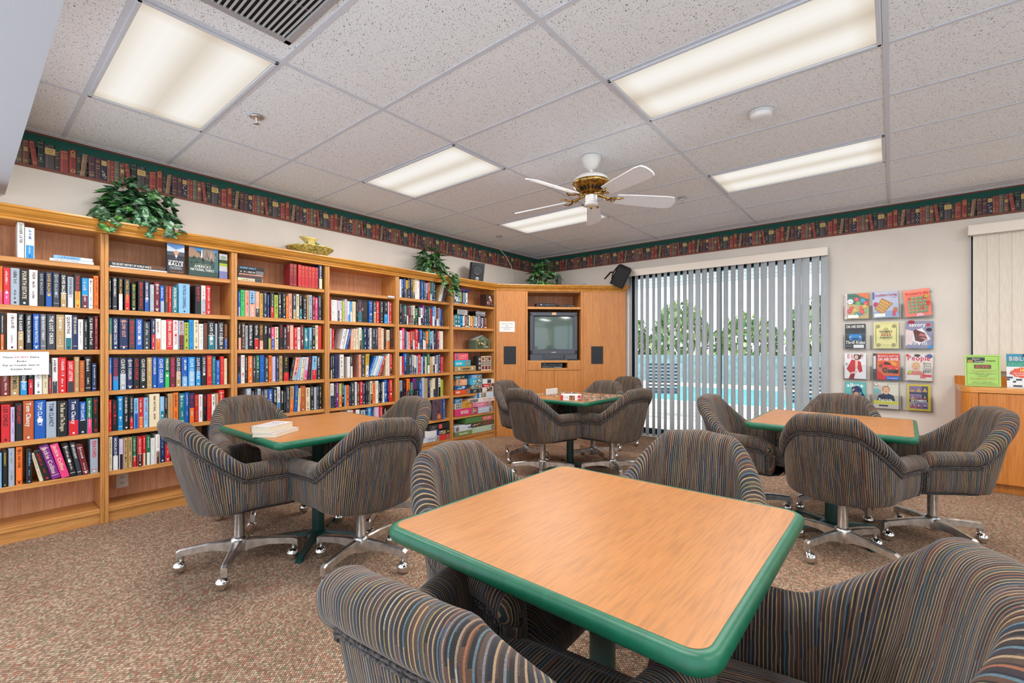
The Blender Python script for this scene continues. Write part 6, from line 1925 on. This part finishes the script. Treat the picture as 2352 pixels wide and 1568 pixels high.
tag(MB().box((-2.80, 4.05, .7408 + .03), (.012, .2, .06), (226, 226, 224), b=.001).build('paper_card', PAPER, None, (0, 0, 0)), 'folded white card standing on the jigsaw table', 'card')
m = MB(); r = random.Random(31)
for k in range(520):
    if k < 380: x, y = -2.555 + r.uniform(-.38, .38), 4.025 + r.uniform(-.14, .38)
    else: x, y = -2.22 + r.uniform(-.06, .07), 4.0 + r.uniform(-.3, .36)
    if abs(x + 2.80) < .03 and abs(y - 4.05) < .13: continue
    m.M = Matrix.Translation((x, y, .7412)) @ Matrix.Rotation(r.uniform(0, 6.3), 4, 'Z')
    s = .011; m.box((0, 0, .001), (s * 1.7, s * 1.3, .002), r.choice(((206, 190, 170), (150, 70, 60), (120, 140, 110), (90, 110, 150), (214, 206, 200), (180, 130, 90), (70, 80, 76)))); m.box((s * .95, 0, .001), (s * .5, s * .5, .002), (190, 170, 150))
tag(m.build('jigsaw_pieces', PAPER), 'loose jigsaw pieces spread over the table before the corner cabinet', 'puzzle pieces', None, 'stuff')

# ---------------------------------------------------------------- barrel chairs
def smooth(x):
    x = max(0, min(1, x)); return x * x * (3 - 2 * x)
def chair_curve():
    """plan of the shell from the left arm front round the back to the right arm front; front is +y"""
    a, af, yb, rc, yf = .255, .302, -.200, .135, .212
    pts = []
    for k in range(24): f = k / 24; pts.append((-(af + (a - af) * smooth(f)), yf + (yb + rc - yf) * f))
    for k in range(20): t_ = math.pi / 2 * k / 20; pts.append((-a + rc - rc * math.cos(t_), yb + rc - rc * math.sin(t_)))
    for k in range(20): pts.append((-a + rc + (2 * a - 2 * rc) * k / 20, yb - .012 * math.sin(math.pi * k / 20)))
    for k in range(20): t_ = math.pi / 2 * k / 20; pts.append((a - rc + rc * math.sin(t_), yb + rc - rc * math.cos(t_)))
    for k in range(25): f = k / 24; pts.append((a + (af - a) * smooth(f), yb + rc + (yf - yb - rc) * f))
    return pts
def resample(pts, n):
    L = [0]
    for p, q in zip(pts, pts[1:]): L.append(L[-1] + math.hypot(q[0] - p[0], q[1] - p[1]))
    out = []; j = 0
    for k in range(n + 1):
        t_ = L[-1] * k / n
        while j < len(L) - 2 and L[j + 1] < t_: j += 1
        f = (t_ - L[j]) / max(1e-9, L[j + 1] - L[j])
        out.append((pts[j][0] + (pts[j + 1][0] - pts[j][0]) * f, pts[j][1] + (pts[j + 1][1] - pts[j][1]) * f, t_ - L[-1] / 2))
    return out, L[-1]
SC, SL = resample(chair_curve(), 96)
def shell_frame(k):
    p, q = SC[max(0, k - 1)], SC[min(96, k + 1)]
    t_ = Vector((q[0] - p[0], q[1] - p[1])).normalized()
    return Vector((SC[k][0], SC[k][1])), Vector((t_.y, -t_.x)) * 1.0, SC[k][2]
def shell_point(k, off, z):
    c, n, s = shell_frame(k)
    q = abs(s) / (SL / 2)
    wb = 1 - smooth((q - .24) / .30)
    lean = max(0, z - .40)
    bow = .010 * math.sin(math.pi * min(1, max(0, (z - .36) / .5)))
    x = c.x * (1 - .05 * lean * wb) + n.x * (off + bow); y = c.y + n.y * (off + bow) - wb * lean * .24
    if z < .43:
        kf = (.43 - z) / .09; x *= 1 - .045 * kf * kf; y = y * (1 - .045 * kf * kf)
    return Vector((x, y, z))
def top_h(k):
    q = abs(SC[k][2]) / (SL / 2)
    f = (q - .22) / .31
    h = .868 - .010 * smooth(q / .2) - .232 * (smooth(f) * .6 + .4 * max(0, min(1, f)))
    return h - .030 * smooth((q - .88) / .12) ** 2
def shell_section(k):
    h = top_h(k); q = abs(SC[k][2]) / (SL / 2)
    zb = .345 + .035 * smooth(q / .6)
    rl = .072 + .022 * (1 - smooth((q - .25) / .3))
    sec = [(-.004, zb), (.008, zb + .005), (.014, zb + .018), (.017, zb + .05)]
    zs = h - rl - .02
    for f in (.2, .4, .6, .8): sec.append((.017 + .002 * f, zb + .05 + (zs - zb - .05) * f))
    roll = [(.019, zs), (.012, zs + .010), (.028, zs + .017), (.041, zs + .034), (.046, zs + .052), (.043, h - .028), (.032, h - .010), (.012, h), (-.010, h - .001), (-.030, h - .009), (-.043, h - .026), (-.049, h - .055), (-.052, h - .10)]
    P = [Vector(p) for p in roll]
    for i in range(len(P) - 1):
        p0, p1, p2, p3 = P[max(0, i - 1)], P[i], P[i + 1], P[min(len(P) - 1, i + 2)]
        for f in ((0, .5) if i < 2 else (0, .25, .5, .75)):
            v = .5 * (2 * p1 + (p2 - p0) * f + (2 * p0 - 5 * p1 + 4 * p2 - p3) * f * f + (3 * p1 - p0 - 3 * p2 + p3) * f ** 3)
            sec.append((v.x, v.y))
    sec.append(roll[-1])
    z2 = sec[-1][1]
    for f in (.33, .66, 1): sec.append((-.052, z2 + (.44 - z2) * f))
    return sec
def make_chair():
    t = thing('swivel_chair', 'x', 'chair', (0, 0, 0), 0, 'striped swivel barrel chairs')
    parts = []
    m = MB(); secs = [shell_section(k) for k in range(97)]; n = len(secs[0]); vs, uv = [], []
    for k in range(97):
        L = 0; prev = None
        for (o, z) in secs[k]:
            p = shell_point(k, o, z); vs.append(p)
            if prev is not None: L += (p - prev).length
            prev = p; uv.append((SC[k][2] * 1.12 + 3, L))
    fs = [(k * n + j, (k + 1) * n + j, (k + 1) * n + j + 1, k * n + j + 1) for k in range(96) for j in range(n - 1)]
    m.add(vs, fs, (120, 110, 100), 0, True, uv)
    # rounded front end of each arm
    for kk, sg in ((0, 1), (96, -1)):
        ring0 = [shell_point(kk, o, z) for o, z in secs[kk]]
        cen = sum(ring0, Vector()) / n
        rings = [ring0]
        for f, fy in ((.93, .014), (.78, .026), (.5, .033), (.12, .036)):
            rings.append([cen + (p - cen) * f + Vector((0, fy, 0)) for p in ring0])
        v2 = [p for rg in rings for p in rg]; u2 = [(p.x + 6 + .02 * sg, p.z) for p in v2]
        f2 = []
        for i in range(4):
            for j in range(n):
                a_, b_, c_, d_ = i * n + j, i * n + (j + 1) % n, (i + 1) * n + (j + 1) % n, (i + 1) * n + j
                f2.append((a_, d_, c_, b_) if sg < 0 else (a_, b_, c_, d_))
        f2.append(tuple(4 * n + j for j in range(n)))
        m.add(v2, f2, (120, 110, 100), 0, True, u2)
    parts.append(m.build('backrest_shell', FABRIC, t))
    # double welt under the roll
    p = MB()
    for dz in (0, .010):
        pts = []
        for k in range(2, 95):
            o, z = secs[k][8]; pts.append(shell_point(k, o + .0045, z - .004 + dz))
        p.tube(pts, .0042, 6)
    for kk in (1, 95):
        base = [shell_point(kk, o + .0035, z) for o, z in secs[kk][1:9]]
        for dy in (0, -.012): p.tube([q + Vector((0, dy, 0)) for q in base], .0038, 6)
    parts.append(p.build('welt', PIPING, t))
    # seat cushion with a waterfall front
    m = MB(); nx, ny = 20, 22; vs, uv = [], []
    hw, y0, y1 = .222, -.215, .262
    for j in range(ny + 1):
        for i in range(nx + 1):
            u, v = i / nx * 2 - 1, j / ny
            yy = y0 + (y1 - y0) * v
            w_ = (.196 + .056 * smooth(v)) * (1 - .12 * max(0, .25 - v) / .25)
            e = max(abs(u) ** 6, smooth((v - .80) / .2) ** 1.6 * .9)
            z = .487 - .048 * e + .012 * (1 - u * u) * math.sin(math.pi * min(1, v * 1.05))
            vs.append((u * w_, yy + (.014 if v == 1 else 0), z)); uv.append((u * w_ + 9, yy))
    fs = [(j * (nx + 1) + i, j * (nx + 1) + i + 1, (j + 1) * (nx + 1) + i + 1, (j + 1) * (nx + 1) + i) for j in range(ny) for i in range(nx)]
    m.add(vs, fs, (110, 100, 92), 0, True, uv)
    fr_ = [vs[ny * (nx + 1) + i] for i in range(nx + 1)]
    v3, u3 = [], []
    for (dy, zz) in ((0, None), (.008, .415), (.004, .385), (-.02, .372)):
        for q in fr_: v3.append((q[0], q[1] + dy, q[2] if zz is None else zz)); u3.append((q[0] + 9, q[1] + (.487 - (q[2] if zz is None else zz))))
    m.add(v3, [(a * (nx + 1) + i, a * (nx + 1) + i + 1, (a + 1) * (nx + 1) + i + 1, (a + 1) * (nx + 1) + i) for a in range(3) for i in range(nx)], (110, 100, 92), 0, True, u3)
    parts.append(m.build('seat', FABRIC, t))
    m = MB(); pl_ = [shell_point(k, .0, .380) for k in range(0, 97, 4)]
    m.prism([(q.x * .9, q.y * .9) for q in pl_] + [(.2, .24), (-.2, .24)], .362, .372, (30, 28, 28)); parts.append(m.build('seat_pan', BLACK, t))
    parts.append(MB().lathe([(.027, .150), (.027, .325), (.045, .332), (.10, .340), (.10, .366)], 20).build('column', CHROME, t))
    parts.append(MB().lathe([(.030, .070), (.042, .078), (.045, .140), (.040, .158), (.028, .166)], 20).build('base_hub', CHROME, t))
    for k in range(4):
        m = MB(); m.M = Matrix.Rotation(R(45 + 90 * k), 4, 'Z')
        vs = []
        for x_, lo, hi, w_ in ((.022, .078, .152, .026), (.07, .096, .150, .022), (.15, .104, .145, .0185), (.24, .096, .134, .017), (.285, .088, .128, .0165), (.303, .070, .118, .015)):
            vs += [(x_, -w_, lo), (x_, w_, lo), (x_, w_, hi - .006), (x_, w_ * .55, hi), (x_, -w_ * .55, hi), (x_, -w_, hi - .006)]
        m.add(vs, [(i * 6 + j, i * 6 + (j + 1) % 6, (i + 1) * 6 + (j + 1) % 6, (i + 1) * 6 + j) for i in range(5) for j in range(6)] + [(5, 4, 3, 2, 1, 0), tuple(range(30, 36))])
        m.M = m.M @ Matrix.Translation((.281, 0, 0)); m.lathe([(.010, .056), (.0125, .070), (.0145, .095)], 10)
        lg = m.build('leg', CHROME, t); parts.append(lg)
        b = MB(); a = R(45 + 90 * k); off = (.281 * math.cos(a) + .010 * math.sin(a * 2 + 1), .281 * math.sin(a) - .012)
        b.sphere((off[0], off[1], .0345), .0340, 20, sc=(1, 1, 1)); b.lathe([(.008, .048), (.008, .060)], 8, c=(.281 * math.cos(a), .281 * math.sin(a)))
        w_ = b.build('ball_caster', BALL, lg); parts.append((w_, lg))
    return t, parts
chair0, CP = make_chair()
def chair(x, y, face, label, spin=None):
    """face: compass angle of the sitter's view, degrees from +x"""
    global first
    rz = R(face - 90)
    if first: o = chair0; first = False
    else:
        o = chair0.copy(); S.collection.objects.link(o); mp = {}
        for p in CP:
            if isinstance(p, tuple): continue
            c = p.copy(); S.collection.objects.link(c); c.parent = o; mp[p] = c
        for p in CP:
            if isinstance(p, tuple):
                c = p[0].copy(); S.collection.objects.link(c); c.parent = mp[p[1]]
    o.location = (x, y, 0); o.rotation_euler = (0, 0, rz); o['label'] = label
    if spin is not None:                       # the star base turns on its own
        for c in list(o.children):
            if c.name.split('.')[0] in ('leg',): c.rotation_euler = (0, 0, R(spin))
first = True
K = 'striped swivel chair '
chair(-.610, .735, 95, K + 'cropped by the photo bottom, its back to the viewer, nearest table')
chair(-.985, 1.215, 2, K + 'at the nearest table, on its bookcase side')
chair(-.645, 1.760, 271, K + 'at the far side of the nearest table, facing the viewer')
chair(-.160, 1.035, 196, K + 'at the nearest table, facing the bookcases from its window-cabinet side', 20)
chair(.620, 1.900, 185, K + 'cut off by the right photo edge, behind the nearest table')
chair(-2.855, 1.020, 92, K + 'seen side-on, at the near edge of the paperback table', 10.5)
chair(-2.330, 1.465, 172, K + 'with its back to the viewer, at the table with paperbacks', -17)
chair(-3.540, 1.420, 2, K + 'pulled out between the paperback table and the bookcases', 10)
chair(-2.800, 1.900, 268, K + 'at the far side of the table with paperbacks')
chair(-2.590, 3.590, 84, K + 'with its back to the viewer, at the jigsaw table', -6)
chair(-2.085, 4.040, 168, K + 'at the jigsaw table, on its patio-door side', 10)
chair(-3.140, 4.040, 2, K + 'at the jigsaw table, on its bookcase side', -48)
chair(-2.520, 4.430, 270, K + 'behind the jigsaw table, facing the viewer', 11)
chair(-2.700, 5.280, 262, K + 'standing alone in the corner by the patio door')
chair(-.225, 3.360, 80, K + 'with its back to the viewer, at the table by the magazine rack', 24)
chair(.200, 3.970, 203, K + 'by the amber cabinet, at the table by the magazine rack', -32)
chair(-.810, 3.780, 355, K + 'beside the blinds, at the table by the magazine rack')
chair(-.325, 4.240, 268, K + 'in front of the magazine rack, behind its table')
